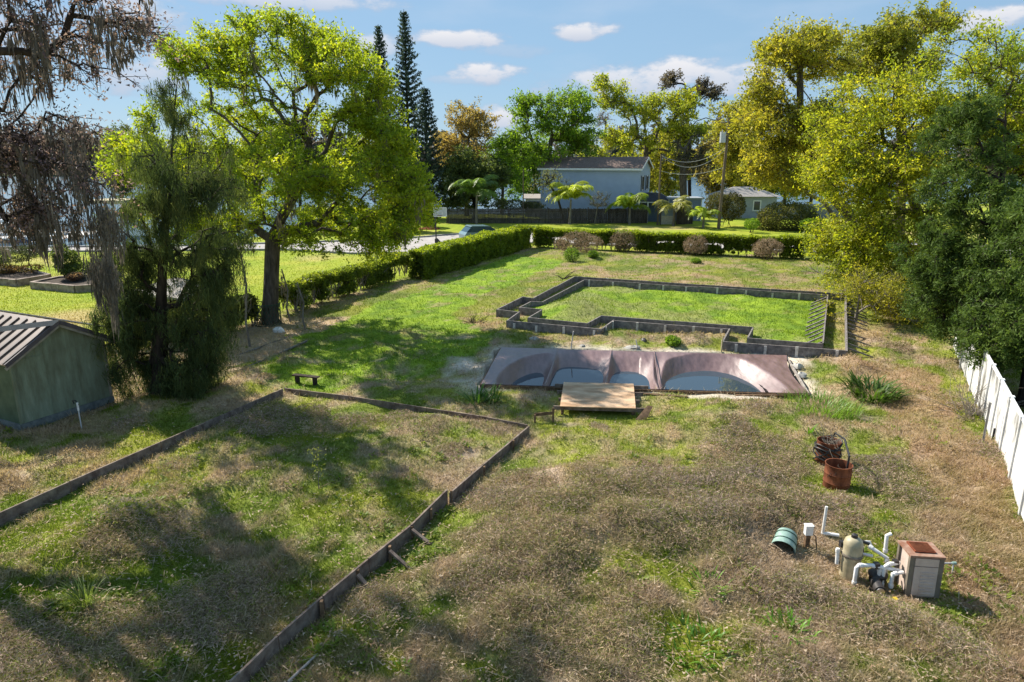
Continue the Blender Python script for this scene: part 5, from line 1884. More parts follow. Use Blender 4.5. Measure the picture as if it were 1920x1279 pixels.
# thin vine stems hanging by the oak
for (x0, y0, x1, y1, yy, lab) in ((447, 452, 470, 655, 27.5, 'thin crooked pale stem left of the oak trunk'), (528, 505, 545, 603, 33, 'grey vine stem just right of the oak trunk'),
                                  (557, 530, 575, 622, 32, 'slender vine stem before the ragged hedge'), (703, 470, 722, 528, 41.5, 'pale stem hung with moss at the right end of the ragged hedge')):
    Yg = G(x1, y1)[1]
    a, b = PY(x0, y0, Yg), G(x1, y1)
    m1 = a * .6 + b * .4 + np.array((.12, 0, 0))
    m2 = a * .25 + b * .75 + np.array((-.08, 0, 0))
    t = thing('slender_tree', b, lab, 'tree', 'thin stems along the left hedge')
    mb = MB(); mb.tube([a, m1, m2, b - UP * .1], [.03, .045, .05, .06], 6); mb.build('trunk', M['bark_pale'], t, True)
    rr_ = np.random.default_rng(int(x0))
    hang_moss(t, np.array([a + (b - a) * k + rr_.normal(size=3) * .08 for k in np.linspace(0, .5, 8)]), 20, .4, 1.1, rr_, ((.14, .12, .08), (.3, .26, .2)))
for (x0, y0, x1, y1, lab) in ((385, 690, 540, 633, 'long thin pole edging the litter strip, upper of two'), (440, 700, 575, 640, 'long thin pole edging the litter strip, lower of two')):
    mb = MB(); mb.tube([G(x0, y0, .06), (G(x0, y0, .07) + G(x1, y1, .07)) / 2 + np.array((0, .08, 0)), G(x1, y1, .06)], .045, 6)
    tag(mb.build('edging_pole', M['bark_pale'], None, True), lab, 'pole')

# plastic lattice round the oak's foot
lt = thing('lattice_guard', (*G(503, 610)[:2], 0), 'dark green plastic lattice guard round the foot of the oak', 'lattice')
c0 = G(503, 608)
mb = MB()
for k in range(22):
    for sg in (1, -1):
        a0 = k * 2 * math.pi / 22
        pts = [c0 + np.array((.62 * math.cos(a0 + sg * s * .22), .62 * math.sin(a0 + sg * s * .22), .02 + .25 * s)) for s in range(5)]
        mb.tube(pts, .012, 3, False)
o = mb.build('mesh_strips', M['dark_green'], lt)
o['kind'] = 'stuff'
for z in (.02, 1.02):
    mb = MB(); mb.tube([c0 + np.array((.63 * math.cos(a), .63 * math.sin(a), z)) for a in np.linspace(0, 2 * math.pi, 25)], .02, 5, False); mb.build('hoop', M['dark_green'], lt)


# ------------------------------------------------------------------ leafy clumps in the grass
def straps(name, label, px, py, n, L, w, col, seed, spread=.5, upright=.5, cat='plant', z0=0.0):
    r = np.random.default_rng(seed)
    c = G(px, py)
    c[2] = hz(c[0], c[1])
    V, F, Cc, k = [], [], [], 0
    for i in range(n):
        a = r.uniform(0, 6.28)
        rd = spread * math.sqrt(r.random())
        b = c + np.array((math.cos(a) * rd, math.sin(a) * rd, -.02))
        b[2] = hz(b[0], b[1]) - .02
        a2 = a + r.normal() * .6
        d = np.array((math.cos(a2), math.sin(a2), 0))
        s = np.array((-d[1], d[0], 0))
        l = L * r.uniform(.6, 1.2)
        el = upright + r.uniform(-.2, .5)
        p = b
        w2 = w * r.uniform(.7, 1.2)
        cc = np.array(col) * r.uniform(.6, 1.35)
        prof = (.6, 1, .9, .6, .05)
        for j in range(5):
            V += [p - s * w2 * prof[j], p + s * w2 * prof[j]]
            Cc += [cc, cc]
            e = el - 1.5 * (j / 5) ** 1.4
            p = p + (d * math.cos(e) + UP * math.sin(e)) * l / 4
            if j < 4:
                F.append((k, k + 1, k + 3, k + 2))
            k += 2
    o = np_mesh(name, np.array(V), np.array(F), M['frond'], None, np.array(Cc))
    tag(o, label, cat, None)


straps('strap_lily', 'large dark green strap-leaved lily clump right of the pool', 1632, 745, 240, .75, .03, (.075, .14, .02), 1, .75, .75)
straps('strap_lily', 'strap-leaved lily in the shade left of the platform, left one', 893, 758, 34, .8, .03, (.08, .17, .02), 2, .25, .8)
straps('strap_lily', 'strap-leaved lily in the shade left of the platform, right one', 922, 756, 30, .75, .03, (.09, .18, .02), 3, .22, .8)
straps('tall_grass', 'bright green tall grass patch at the near right corner of the pool', 1540, 775, 420, .55, .010, (.15, .27, .03), 4, 1.1, 1.0, 'grass')
straps('grass_tuft', 'arching grass tuft in the shade near the lower left corner', 165, 1145, 90, .55, .008, (.15, .2, .05), 5, .18, 1.0, 'grass')
straps('broadleaf_weed', 'bright green broad-leaved weed patch at the bottom right of centre', 1300, 1215, 95, .3, .016, (.1, .22, .02), 6, .5, .7, 'weed')
straps('broadleaf_weed', 'bright green weed patch above the larger bottom patch', 1325, 1115, 46, .28, .016, (.15, .3, .02), 7, .33, .7, 'weed')
straps('broadleaf_weed', 'bright green weed patch below the green bucket', 1480, 1195, 60, .3, .016, (.13, .28, .02), 8, .38, .8, 'weed')
straps('broadleaf_weed', 'small green weed standing above the rusty drums', 1518, 815, 14, .35, .02, (.12, .27, .02), 9, .12, 1.1, 'weed')
straps('broadleaf_weed', 'small bright weed tuft near the bottom edge left of centre', 755, 1252, 16, .16, .016, (.13, .28, .02), 10, .12, .7, 'weed')
straps('tall_grass', 'green grass patch between the bed border and the platform', 1190, 850, 110, .2, .01, (.17, .26, .03), 11, 1.0, .8, 'grass')
t = thing('sapling', (*G(598, 925)[:2], 0), 'thin upright sapling growing inside the weedy bed', 'sapling')
b = G(598, 925); b[2] = hz(b[0], b[1])
mb = MB(); mb.tube([b, b + np.array((.03, 0, .5)), b + np.array((.0, 0, 1.05))], [.012, .009, .004], 4); mb.build('stem', M['bark_pale'], t)
r = np.random.default_rng(4)
C = b + np.stack([r.normal(size=90) * .09, r.normal(size=90) * .09, r.uniform(.35, 1.08, 90)], 1)
V, F = leaf_quads(C, r, .09, .035)
np_mesh('leaves', V, F, M['leaf'], t, np.tile(np.array((.14, .16, .05)), (len(V), 1)))

# ------------------------------------------------------------------ shed
sx = np.array((.44, .9)); sx = sx / np.linalg.norm(sx)
SA = np.array((-14.35, 18.7))
SM = Matrix(((sx[0], -sx[1], 0, SA[0]), (sx[1], sx[0], 0, SA[1]), (0, 0, 1, 0), (0, 0, 0, 1)))
W_, D_ = 2.78, 3.7
EV, RG = 2.12, 2.92
shed = thing('garden_shed', (SA[0], SA[1], 0), 'weathered green plywood shed with brown ribbed metal roof', 'shed')
mb = MB(SM); mb.prism([(0, 0, .14), (W_, 0, .14), (W_, 0, EV), (W_ / 2, 0, RG), (0, 0, EV)], SM.to_3x3() @ Vector((0, .05, 0))); gab = mb.build('gable_wall', M['shed_green'], shed)
# vertical siding joints
for k in range(1, 3):
    x = W_ * k / 3
    zt_ = EV + (RG - EV) * (1 - abs(x - W_ / 2) / (W_ / 2))
    mb = MB(SM); mb.box((x - .012, -.012, .15), (x + .012, -.001, zt_ - .06)); mb.build('batten', M['shed_green'], gab)
mb = MB(SM); mb.box((.002, -.014, EV - .03), (W_ - .002, -.002, EV)); mb.build('seam_strip', M['shed_green'], gab)
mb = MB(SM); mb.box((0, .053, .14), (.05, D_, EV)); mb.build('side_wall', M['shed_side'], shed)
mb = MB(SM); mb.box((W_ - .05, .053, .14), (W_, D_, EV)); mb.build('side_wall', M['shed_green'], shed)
mb = MB(SM); mb.box((.053, D_ - .05, .14), (W_ - .053, D_ - .003, EV)); mb.build('back_wall', M['shed_green'], shed)
mb = MB(SM); mb.box((-.03, -.05, -.1), (W_ + .03, -.016, .22)); mb.build('skirt_board', M['shed_sill'], shed)
mb = MB(SM); mb.box((-.05, -.012, -.1), (-.003, D_, .2)); mb.build('skirt_board', M['shed_sill'], shed)
mb = MB(SM); mb.box((-.025, -.025, .23), (.07, -.001, EV - .03)); mb.build('corner_trim', M['shed_green'], shed)
mb = MB(SM); mb.box((W_ - .07, -.025, .23), (W_ + .025, -.001, EV - .03)); mb.build('corner_trim', M['shed_trim'], shed)
OV = .24
for sgn in (0, 1):
    def X(x):
        return x if sgn == 0 else W_ - x
    drop = (RG - EV) / (W_ / 2)
    ze = EV - OV * drop
    mb = MB(SM)
    P4 = [(X(-OV), -.22, ze + .09), (X(W_ / 2), -.22, RG + .09), (X(W_ / 2), D_ + .15, RG + .09), (X(-OV), D_ + .15, ze + .09)]
    mb.prism(P4, (0, 0, .03)); rp = mb.build('roof_panel', M['roof_brown'], shed)
    for k in range(10):
        y = -.1 + k * .42
        mb = MB(SM); mb.beam((X(-OV), y, ze + .145), (X(W_ / 2 - .12), y, RG + .145 - .12 * drop), .075, .05); mb.build('roof_rib', M['roof_rib'], rp)
    mb = MB(SM); mb.beam((X(-OV - .01), -.245, ze + .1), (X(W_ / 2), -.245, RG + .1), .045, .12); mb.build('rake_trim', M['roof_edge'], shed)
    mb = MB(SM); mb.beam((X(-OV - .01), -.215, ze - .0), (X(W_ / 2), -.215, RG - .0), .03, .09); mb.build('fascia', M['shed_trim'], shed)
mb = MB(SM)
mb.prism([(W_ / 2 - .22, -.27, RG + .04), (W_ / 2, -.27, RG + .175), (W_ / 2 + .22, -.27, RG + .04), (W_ / 2, -.27, RG + .145)], SM.to_3x3() @ Vector((0, D_ + .45, 0)))
mb.build('ridge_cap', M['ridge_cap'], shed)
sp = thing('garden_tap', (*G(153, 800)[:2], 0), 'thin white standpipe tap standing before the green shed', 'tap')
p = G(153, 803)
mb = MB(); mb.tube([p - UP * .1, p + UP * .55], .018, 6); mb.build('pipe', M['vinyl_post'], sp)
mb = MB(); mb.tube([p + UP * .55, p + UP * .8], .028, 6); mb.build('tap_body', M['pvc'], sp)
mb = MB(); mb.tube([p + np.array((.02, 0, .72)), p + np.array((-.06, .02, .86)), p + np.array((-.16, .05, .84)), p + np.array((-.13, .05, .74))], .02, 5); mb.build('hose', M['black_rubber'], sp)

# chain link fence behind the shed
cf = thing('chain_link_fence', (*G(100, 640)[:2], 0), 'low black chain-link fence running behind the green shed', 'fence')
a, b = G(-60, 574, 1.2), G(230, 618, 1.2)
mb = MB(); mb.tube([a, b], .045, 6); mb.build('top_rail', M['black_metal'], cf)
for f in (0.02, 0.27, .56, .85, .99):
    p = a + (b - a) * f
    mb = MB(); mb.tube([(p[0], p[1], -.1), (p[0], p[1], 1.22)], .04, 6); mb.build('post', M['black_metal'], cf)
mb = MB()
ln = np.linalg.norm(b - a)
k = int(ln / .2)
for j in range(k):
    for sg in (0, 1):
        p = a + (b - a) * ((j + .5) / k)
        q_ = a + (b - a) * (min(max((j + .5 + (5 if sg else -5)) / k, 0), 1))
        mb.tube([(p[0], p[1], 1.18), (q_[0], q_[1], .05)], .006, 3, False)
o = mb.build('wire_mesh', M['steel'], cf)
o['kind'] = 'stuff'
mb = MB(); mb.beam(G(200, 657, .5), G(232, 664, .5), .06, .09)
tag(mb.build('plank', M['top_edge']), 'short pale plank behind the right corner of the green shed', 'plank')

# ------------------------------------------------------------------ white fence on the right
FD = np.array((.46, .888)); FD = FD / np.linalg.norm(FD)
F0 = np.array((11.35, 13.72))
wf = thing('vinyl_fence', (F0[0], F0[1], 0), 'mould-stained white vinyl fence along the right edge', 'fence')
fa = math.atan2(FD[1], FD[0])
for k in range(-2, 10):
    p = F0 + FD * 1.6 * k
    q_ = F0 + FD * 1.6 * (k + 1)
    z0 = 0.0
    mb = MB(); mb.beam((p[0], p[1], -.1), (p[0], p[1], 1.81), .11, .11, (FD[0], FD[1], 0)); po = mb.build('post', M['vinyl_post'], wf)
    mb = MB(); mb.beam((p[0], p[1], 1.81), (p[0], p[1], 1.845), .13, .13, (FD[0], FD[1], 0)); mb.build('post_cap', M['white_trim'], po)
    a_, b_ = p + FD * .058, q_ - FD * .058
    mb = MB(); mb.beam((a_[0], a_[1], .92), (b_[0], b_[1], .92), .035, 1.66); pn = mb.build('panel', M['vinyl'], wf)
    mb = MB(); mb.beam((a_[0], a_[1], 1.79), (b_[0], b_[1], 1.79), .06, .075); mb.build('top_rail', M['white_trim'], pn)
for (x, y, h_, lab) in ((1839, 850, 1.45, 'grey steel fence post standing before the white fence'), (1858, 842, .6, 'short dark post at the foot of the white fence')):
    p = G(x, y)
    mb = MB(); mb.tube([p - UP * .1, p + UP * h_], .03, 7)
    tag(mb.build('fence_post', M['steel'] if h_ > 1 else M['black_metal'], None, True), lab, 'post')

# ------------------------------------------------------------------ rusty drums
def drum(px, py, rd, h, label):
    c = G(px, py); c[2] = 0
    t = thing('rusty_drum', c, label, 'drum', None)
    mb = MB()
    pr_ = [(rd, -.1), (rd, h * .33 - .02), (rd + .012, h * .33), (rd, h * .33 + .02), (rd, h * .66 - .02), (rd + .012, h * .66), (rd, h * .66 + .02), (rd, h - .02), (rd + .012, h), (rd - .01, h), (rd - .012, h - .03), (rd - .012, .12), (.01, .12)]
    mb.lathe(pr_, c, 28)
    mb.build('shell', M['rust'], t, True)
    return c, t


c1, d1 = drum(1567, 917, .30, .66, 'open rusty steel drum, nearer of the two')
c2, d2 = drum(1550, 866, .29, .6, 'rusty drum behind, draped with black hose and dead twigs')
r = np.random.default_rng(77)
ho = thing('black_hose', c2 + UP * 0, 'tangled black hose coiled round the rear rusty drum', 'hose')
for k in range(7):
    a0 = r.uniform(0, 6.28)
    rd = r.uniform(.31, .36)
    zc = r.uniform(.15, .6)
    tl = r.normal(size=2) * .12
    pts = [c2 + np.array((rd * math.cos(a), rd * math.sin(a), zc + tl[0] * math.cos(a) + tl[1] * math.sin(a))) for a in np.linspace(a0, a0 + 5.8, 26)]
    mb = MB(); mb.tube(pts, .018, 6); mb.build('loop', M['black_rubber'], ho, True)
mb = MB()
mb.tube([c2 + np.array((0, 0, .55)), c2 + np.array((.08, -.1, .85)), (c1 + c2) / 2 + np.array((.28, .1, .92)), c1 + np.array((.25, .05, .82)), c1 + np.array((.2, 0, .4))], .026, 6)
mb.build('loop', M['black_rubber'], ho, True)
branch_thing('dead_twigs', 'bundle of dead twigs poking out of the rear rusty drum', c2 + UP * .5, 8, 34, .6, M['bark_pale'], 'twigs', .010, .9)
branch_thing('dead_twigs', 'a few dark twigs sticking out of the nearer rusty drum', c1 + UP * .55, 9, 6, .5, M['bark_dark'], 'twigs', .012, .8)

# ------------------------------------------------------------------ pool plant
c = G(1475, 1035)
BM = Matrix.Translation((c[0], c[1] + .12, .17)) @ Matrix.Rotation(math.radians(-32), 4, 'Z') @ Matrix.Rotation(math.radians(112), 4, 'X')
bk = thing('plastic_tub', (c[0], c[1] + .1, 0), 'green ribbed plastic tub lying on its side', 'tub')
mb = MB(BM); mb.lathe([(.02, -.2), (.17, -.2), (.2, -.18), (.225, .05), (.24, .22), (.228, .22), (.19, -.16), (.02, -.17)], (0, 0, 0), 26); mb.build('shell', M['green_plastic'], bk, True)
for z, rd in ((-.1, .214), (.08, .231)):
    mb = MB(BM); mb.lathe([(rd, z - .012), (rd + .008, z - .006), (rd + .008, z + .006), (rd, z + .012)], (0, 0, 0), 26); mb.build('band', M['dark_green'], bk)
eb = thing('junction_box', (*G(1513, 1030)[:2], 0), 'small white electrical box on a wooden post', 'electrical box')
p = G(1511, 1030)
mb = MB(); mb.beam((p[0], p[1], -.1), (p[0], p[1], .32), .09, .09); mb.build('post', M['rot_wood'], eb)
mb = MB(); mb.box((p[0] - .07, p[1] - .06, .34), (p[0] + .08, p[1] + .05, .54)); mb.build('box', M['pvc'], eb)
mb = MB(); mb.box((p[0] - .08, p[1] - .07, .542), (p[0] + .09, p[1] + .06, .555)); mb.build('lid', M['pvc'], eb)
mb = MB(); mb.tube([(p[0] + .08, p[1], .36), (p[0] + .16, p[1] - .02, .3), (p[0] + .2, p[1] - .04, .02)], .012, 5); mb.build('cable', M['black_rubber'], eb)

PYL = 11.75


def pp(px, py, Y=PYL):
    return PY(px, py, Y)


vp = thing('standing_pipe', (*G(1542, 1003)[:2], 0), 'tall white plastic pipe standing upright with a ground elbow', 'pipe')
p = G(1542, 1004)
mb = MB(); mb.tube([p + UP * .03, p + np.array((.02, .02, .66))], .03, 10); mb.build('riser', M['pvc'], vp, True)
mb = MB(); mb.tube([p + np.array((-.03, 0, .03)), p + np.array((.1, -.03, .05)), p + np.array((.3, -.1, .05))], .04, 10); mb.build('elbow', M['pvc'], vp, True)
fl = G(1592, 1078)
ft = thing('pool_filter', (fl[0], fl[1], 0), 'tan cylindrical pool filter tank', 'filter')
mb = MB(); mb.lathe([(.01, -.05), (.17, -.05), (.175, .4), (.178, .44)], fl, 24); mb.build('lower_tank', M['filter_tan'], ft, True)
mb = MB(); mb.lathe([(.186, .42), (.195, .435), (.195, .465), (.186, .48)], fl, 24); mb.build('clamp_band', M['heater_dark'], ft, True)
mb = MB(); mb.lathe([(.178, .46), (.176, .66), (.15, .75), (.09, .8), (.01, .81)], fl, 24); mb.build('upper_tank', M['filter_tan'], ft, True)
mb = MB(); mb.lathe([(.06, .80), (.055, .86), (.02, .88), (.005, .88)], fl, 12); mb.build('valve', M['motor'], ft, True)
pw = thing('pipework', (*G(1640, 1085)[:2], 0), 'white plastic pipework joining the pool filter and heater', 'pipes')


def pipe(pts, rad=.032, m='pvc', nm='pipe'):
    mb = MB(); mb.tube(pts, rad, 10); o = mb.build(nm, M[m], pw, True)
    for p, q in zip(pts[:-1], pts[1:]):
        p, q = np.array(p, float), np.array(q, float)
        L_ = np.linalg.norm(q - p)
        if L_ > .2:
            d = (q - p) / L_
            mb = MB(); mb.tube([p + d * .02, p + d * .075], rad * 1.25, 10); mb.build('coupling', M[m], o, True)
    return o


z_ = .42
h0 = np.array((7.22, 11.05, 0))
pipe([(fl[0] - .06, fl[1] - .32, 0.0), (fl[0] - .06, fl[1] - .32, .36), (fl[0] - .03, fl[1] - .32, .41), (fl[0] + .2, fl[1] - .32, .41), (fl[0] + .72, fl[1] - .42, .36)], .036)
pipe([(fl[0] + .36, fl[1] - .34, .38), (fl[0] + .36, fl[1] - .36, .08)], .034)
pipe([(fl[0] - .24, fl[1] + .08, .52), (fl[0] - .23, fl[1] + .06, .2)], .036)
pipe([(fl[0] + .16, fl[1] + .18, .6), (fl[0] + .42, fl[1] + .2, .58), (fl[0] + .44, fl[1] + .15, .5)], .03)
pipe([(fl[0] + .36, fl[1] + .12, .55), (fl[0] + .62, fl[1] - .1, .42), (fl[0] + .62, fl[1] - .12, .12)], .036)
pipe([(fl[0] + .1, fl[1] + .1, .42), (fl[0] + .42, fl[1] + .04, .38)], .03)
pipe([(h0[0] - .1, h0[1] + .5, .46), (h0[0] - .12, h0[1] + .5, .82), (h0[0] - .04, h0[1] + .5, .86)], .036)
pipe([(h0[0] - .32, h0[1] + .1, .0), (h0[0] - .32, h0[1] + .1, .4), (h0[0] - .26, h0[1] + .1, .46), (h0[0] - .02, h0[1] + .15, .46)], .036)
pipe([(h0[0] - .22, h0[1] - .02, .05), (h0[0] - .22, h0[1] - .02, .34), (h0[0] - .02, h0[1], .36)], .036)
pipe([(fl[0] + .16, fl[1] + .05, .7), (fl[0] + .3, fl[1] + .0, .66)], .03, 'motor', 'valve')
for q_ in ((fl[0] + .3, fl[1] - .33, .41), (h0[0] - .1, h0[1] + .15, .46), (fl[0] - .16, fl[1] + .1, .6), (fl[0] + .22, fl[1] + .12, .45)):
    mb = MB(); mb.box((q_[0] - .045, q_[1] - .045, q_[2] - .05), (q_[0] + .045, q_[1] + .045, q_[2] + .06)); mb.build('valve', M['motor'], pw)
pc = G(1640, 1100)
pu = thing('pool_pump', (pc[0], pc[1], 0), 'black pool pump with round strainer pot beside the heater', 'pump')
mb = MB(); mb.lathe([(.01, .0), (.14, .0), (.15, .12), (.17, .14), (.17, .18), (.15, .2), (.13, .22), (.01, .24)], pc + np.array((.1, .12, .02)), 20); mb.build('strainer_pot', M['motor'], pu, True)
mb = MB(); mb.tube([pc + np.array((-.02, -.02, .13)), pc + np.array((-.08, -.32, .12))], .095, 14); mb.build('motor', M['motor'], pu, True)
mb = MB(); mb.tube([pc + np.array((-.08, -.322, .12)), pc + np.array((-.085, -.35, .12))], .07, 14); mb.build('end_cap', M['chrome'], pu, True)
mb = MB(); mb.box(pc + np.array((-.15, -.28, -.05)), pc + np.array((.02, -.05, .03))); mb.build('foot', M['motor'], pu)
# heater
HA = np.array((7.17, 10.84))
HM = Matrix.Translation((HA[0], HA[1], .02)) @ Matrix.Rotation(math.radians(-7), 4, 'Z') @ Matrix.Rotation(math.radians(-2), 4, 'X')
ht = thing('pool_heater', (HA[0] + .3, HA[1] + .3, 0), 'boxy taupe pool heater with a rust-red top', 'heater')
HW, HD_, HH = .56, .5, .82
mb = MB(HM); mb.box((.03, .02, -.02), (HW - .03, HD_ - .02, HH - .04)); mb.build('body', M['heater'], ht)
for (x0, x1) in ((-.01, .075), (HW - .075, HW + .01)):
    mb = MB(HM); mb.box((x0, -.012, 0), (x1, .06, HH - .05)); mb.build('corner_post', M['heater_dark'], ht)
    mb = MB(HM); mb.box((x0, HD_ - .06, 0), (x1, HD_ + .012, HH - .05)); mb.build('corner_post', M['heater_dark'], ht)
mb = MB(HM); mb.box((.08, -.02, .03), (HW - .08, .018, HH - .22)); fp = mb.build('front_panel', M['heater'], ht)
mb = MB(HM); mb.box((.08, -.02, HH - .205), (HW - .08, .018, HH - .055)); mb.build('upper_panel', M['heater'], ht)
for k in range(7):
    z = .08 + k * .068
    mb = MB(HM); mb.beam((.2, -.026, z), (HW - .13, -.026, z + .0), .02, .022); mb.build('louver', M['heater_dark'] if False else M['heater'], fp)
mb = MB(HM); mb.box((-.02, -.03, HH - .038), (HW + .02, HD_ + .03, HH + .0)); tp = mb.build('top_plate', M['heater_rim'], ht)
mb = MB(HM); mb.box((.1, .09, HH + .003), (HW - .1, HD_ - .05, HH + .03)); mb.build('rusty_grille', M['heater_top'], tp)
for k in range(9):
    y = .11 + k * .036
    mb = MB(HM); mb.box((.12, y, HH + .033), (HW - .12, y + .015, HH + .042)); mb.build('grille_bar', M['rust'], tp)
mb = MB(HM); mb.box((.06, .05, -.1), (HW - .06, HD_ - .05, -.022)); mb.build('base', M['motor'], ht)
p = G(1672, 1128)
mb = MB(); mb.box((p[0] - .1, p[1] - .05, -.02), (p[0] + .1, p[1] + .05, .06))
tag(mb.build('yellow_block', M['yellow']), 'small yellow block on the ground before the heater', 'block')
gt = thing('gas_line', (*G(1775, 1078)[:2], 0), 'thin grey gas pipe with a green valve right of the heater', 'pipe')
p = G(1762, 1078)
mb = MB(); mb.tube([p, p + UP * .22, p + np.array((.03, 0, .25)), p + np.array((.22, 0, .25))], .014, 6); mb.build('pipe', M['galv'], gt, True)
mb = MB(); mb.tube([p + np.array((.2, 0, .25)), p + np.array((.27, 0, .25))], .03, 8); mb.build('valve', M['green_plastic'], gt)
mb = MB(); mb.tube([p + np.array((.23, 0, .22)), p + np.array((.23, 0, -.05))], .014, 6); mb.build('pipe', M['galv'], gt)

# ------------------------------------------------------------------ house and outbuildings
def frame_matrix(p, ang):
    return Matrix.Translation((p[0], p[1], p[2])) @ Matrix.Rotation(ang, 4, 'Z')


hr = PY(1197, 400, 88)
HMx = frame_matrix((hr[0], 88, 0), math.radians(-22))       # x runs left to right along the front, origin at the right front corner
house = thing('blue_house', (hr[0], 88, 0), 'two-storey pale blue house with brown shingle roof', 'house')
LX, DY, EZ, RZ = -13.2, 6.4, 6.75, 7.95
mb = MB(HMx); mb.box((LX, 0, 0), (0, DY, EZ)); wl = mb.build('wall', M['siding_blue'], house)
mb = MB(HMx); mb.prism([(-.2, 0.02, EZ + .003), (-.2, DY - .02, EZ + .003), (-.2, DY / 2, RZ - .08)], HMx.to_3x3() @ Vector((.19, 0, 0))); mb.build('gable', M['siding_blue'], house)
mb = MB(HMx); mb.prism([(LX + .01, 0.02, EZ + .003), (LX + .01, DY - .02, EZ + .003), (LX + .01, DY / 2, RZ - .08)], HMx.to_3x3() @ Vector((.19, 0, 0))); mb.build('gable', M['siding_blue'], house)
for k in range(1, 44):
    z = k * .152
    mb2 = MB(HMx)
    mb2.box((LX - .006, -.014, z), (.012, -.001, z + .13))
    if k % 1 == 0:
        mb2.build('clapboard', M['siding_blue'], wl)
for s in (0, 1):
    def YY(y):
        return y if s == 0 else DY - y
    mb = MB(HMx); dr = (RZ - EZ) / (DY / 2)
    mb.prism([(LX - .35, YY(-.4), EZ - .4 * dr + .03), (.35, YY(-.4), EZ - .4 * dr + .03), (.35, YY(DY / 2), RZ + .03), (LX - .35, YY(DY / 2), RZ + .03)], (0, 0, .08))
    mb.build('roof', M['shingle_brown'], house)
    mb = MB(HMx); mb.beam((.37, YY(-.42), EZ - .4 * dr - .02), (.37, YY(DY / 2), RZ - .02), .05, .22); mb.build('rake_board', M['white_trim'], house)
mb = MB(HMx); mb.box((LX - .35, -.46, EZ - .36), (.35, -.43, EZ - .12)); mb.build('gutter', M['white_trim'], house)
mb = MB(HMx); mb.box((LX, -.03, .05), (-3.5, -.016, .22)); mb.build('base_trim', M['white_trim'], house)
for y in (1.7, 4.5):
    mb = MB(HMx); mb.box((.002, y - .55, 3.9), (.05, y + .55, 5.7)); wn_ = mb.build('window', M['white_trim'], house)
    mb = MB(HMx); mb.box((.052, y - .45, 4.0), (.06, y + .45, 5.6)); mb.build('pane', M['glass_dark'], wn_)
    for sg in (-1, 1):
        mb = MB(HMx); mb.box((.002, y + sg * .78 - .2, 3.85), (.045, y + sg * .78 + .2, 5.75)); mb.build('shutter', M['shutter'], wn_)
mb = MB(HMx)
mb.add([(-.3, -.6, 2.75), (3.2, -.6, 2.6), (3.2, DY, 2.6), (-.3, DY, 2.75), (.1, .8, 3.5), (1.6, 1.6, 3.45), (1.6, DY - 1, 3.45), (.1, DY - 1, 3.5)], [(0, 1, 5, 4), (1, 2, 6, 5), (2, 3, 7, 6), (4, 5, 6, 7), (0, 3, 2, 1), (0, 4, 7, 3)])
por = mb.build('porch_roof', M['shingle_dark'], house)
mb = MB(HMx); mb.box((-.28, -.58, 2.5), (3.15, -.5, 2.6)); mb.build('porch_beam', M['white_trim'], por)
for x in (.1, 1.2, 3.0):
    mb = MB(HMx); mb.box((x, -.58, 0), (x + .13, -.46, 2.5)); mb.build('porch_post', M['white_trim'], por)
mb = MB(HMx); mb.box((.1, 1.5, 0), (2.9, 1.6, 2.55)); mb.build('porch_wall', M['siding_dark'], por)
sr = PY(1015, 375, 97)
lean = thing('sun_room', (sr[0], 97, 0), 'low light grey lean-to at the left end of the blue house', 'outbuilding')
mb = MB(); mb.box((sr[0] - 2.2, 96.8, 0), (sr[0] + 1.2, 99, 2.4)); mb.build('wall', M['siding_grey'], lean)
mb = MB(); mb.prism([(sr[0] - 2.5, 96.5, 2.43), (sr[0] + 1.4, 96.5, 2.43), (sr[0] + 1.4, 99.2, 2.9), (sr[0] - 2.5, 99.2, 2.9)], (0, 0, .1)); mb.build('roof', M['shingle_grey'], lean)
mb = MB(); mb.box((sr[0] - 1.9, 96.76, .9), (sr[0] - .2, 96.79, 2.1)); mb.build('window', M['glass_dark'], lean)

# blue shed with white cross-braced door
bs = PY(1285, 375, 90)
st = thing('blue_shed', (bs[0], 90, 0), 'small slate blue shed with white trim right of the house', 'shed')
w2 = 2.2
mb = MB(); mb.box((bs[0] - w2, 90, 0), (bs[0] + w2, 93, 2.75)); mb.build('wall', M['siding_dark'], st)
mb = MB(); mb.box((bs[0] - w2 - .15, 89.85, 2.753), (bs[0] + w2 + .15, 93.15, 2.95)); mb.build('roof', M['siding_grey'], st)
dm = MB(); dm.box((bs[0] - .7, 89.96, .1), (bs[0] + .9, 89.995, 2.2)); do = dm.build('door', M['siding_dark'], st)
for (a, b) in (((-.7, .1), (-.7, 2.2)), ((.9, .1), (.9, 2.2)), ((-.7, 2.2), (.9, 2.2)), ((.1, .1), (.1, 2.2)), ((.1, 1.1), (.9, 2.2))):
    mb = MB(); mb.beam((bs[0] + a[0], 89.94, a[1]), (bs[0] + b[0], 89.94, b[1]), .1, .03, (0, 1, 0)); mb.build('door_trim', M['white_trim'], do)
for x in (-w2 + .06, w2 - .06):
    mb = MB(); mb.box((bs[0] + x - .06, 89.96, 0), (bs[0] + x + .06, 89.996, 2.74)); mb.build('corner_trim', M['white_trim'], st)

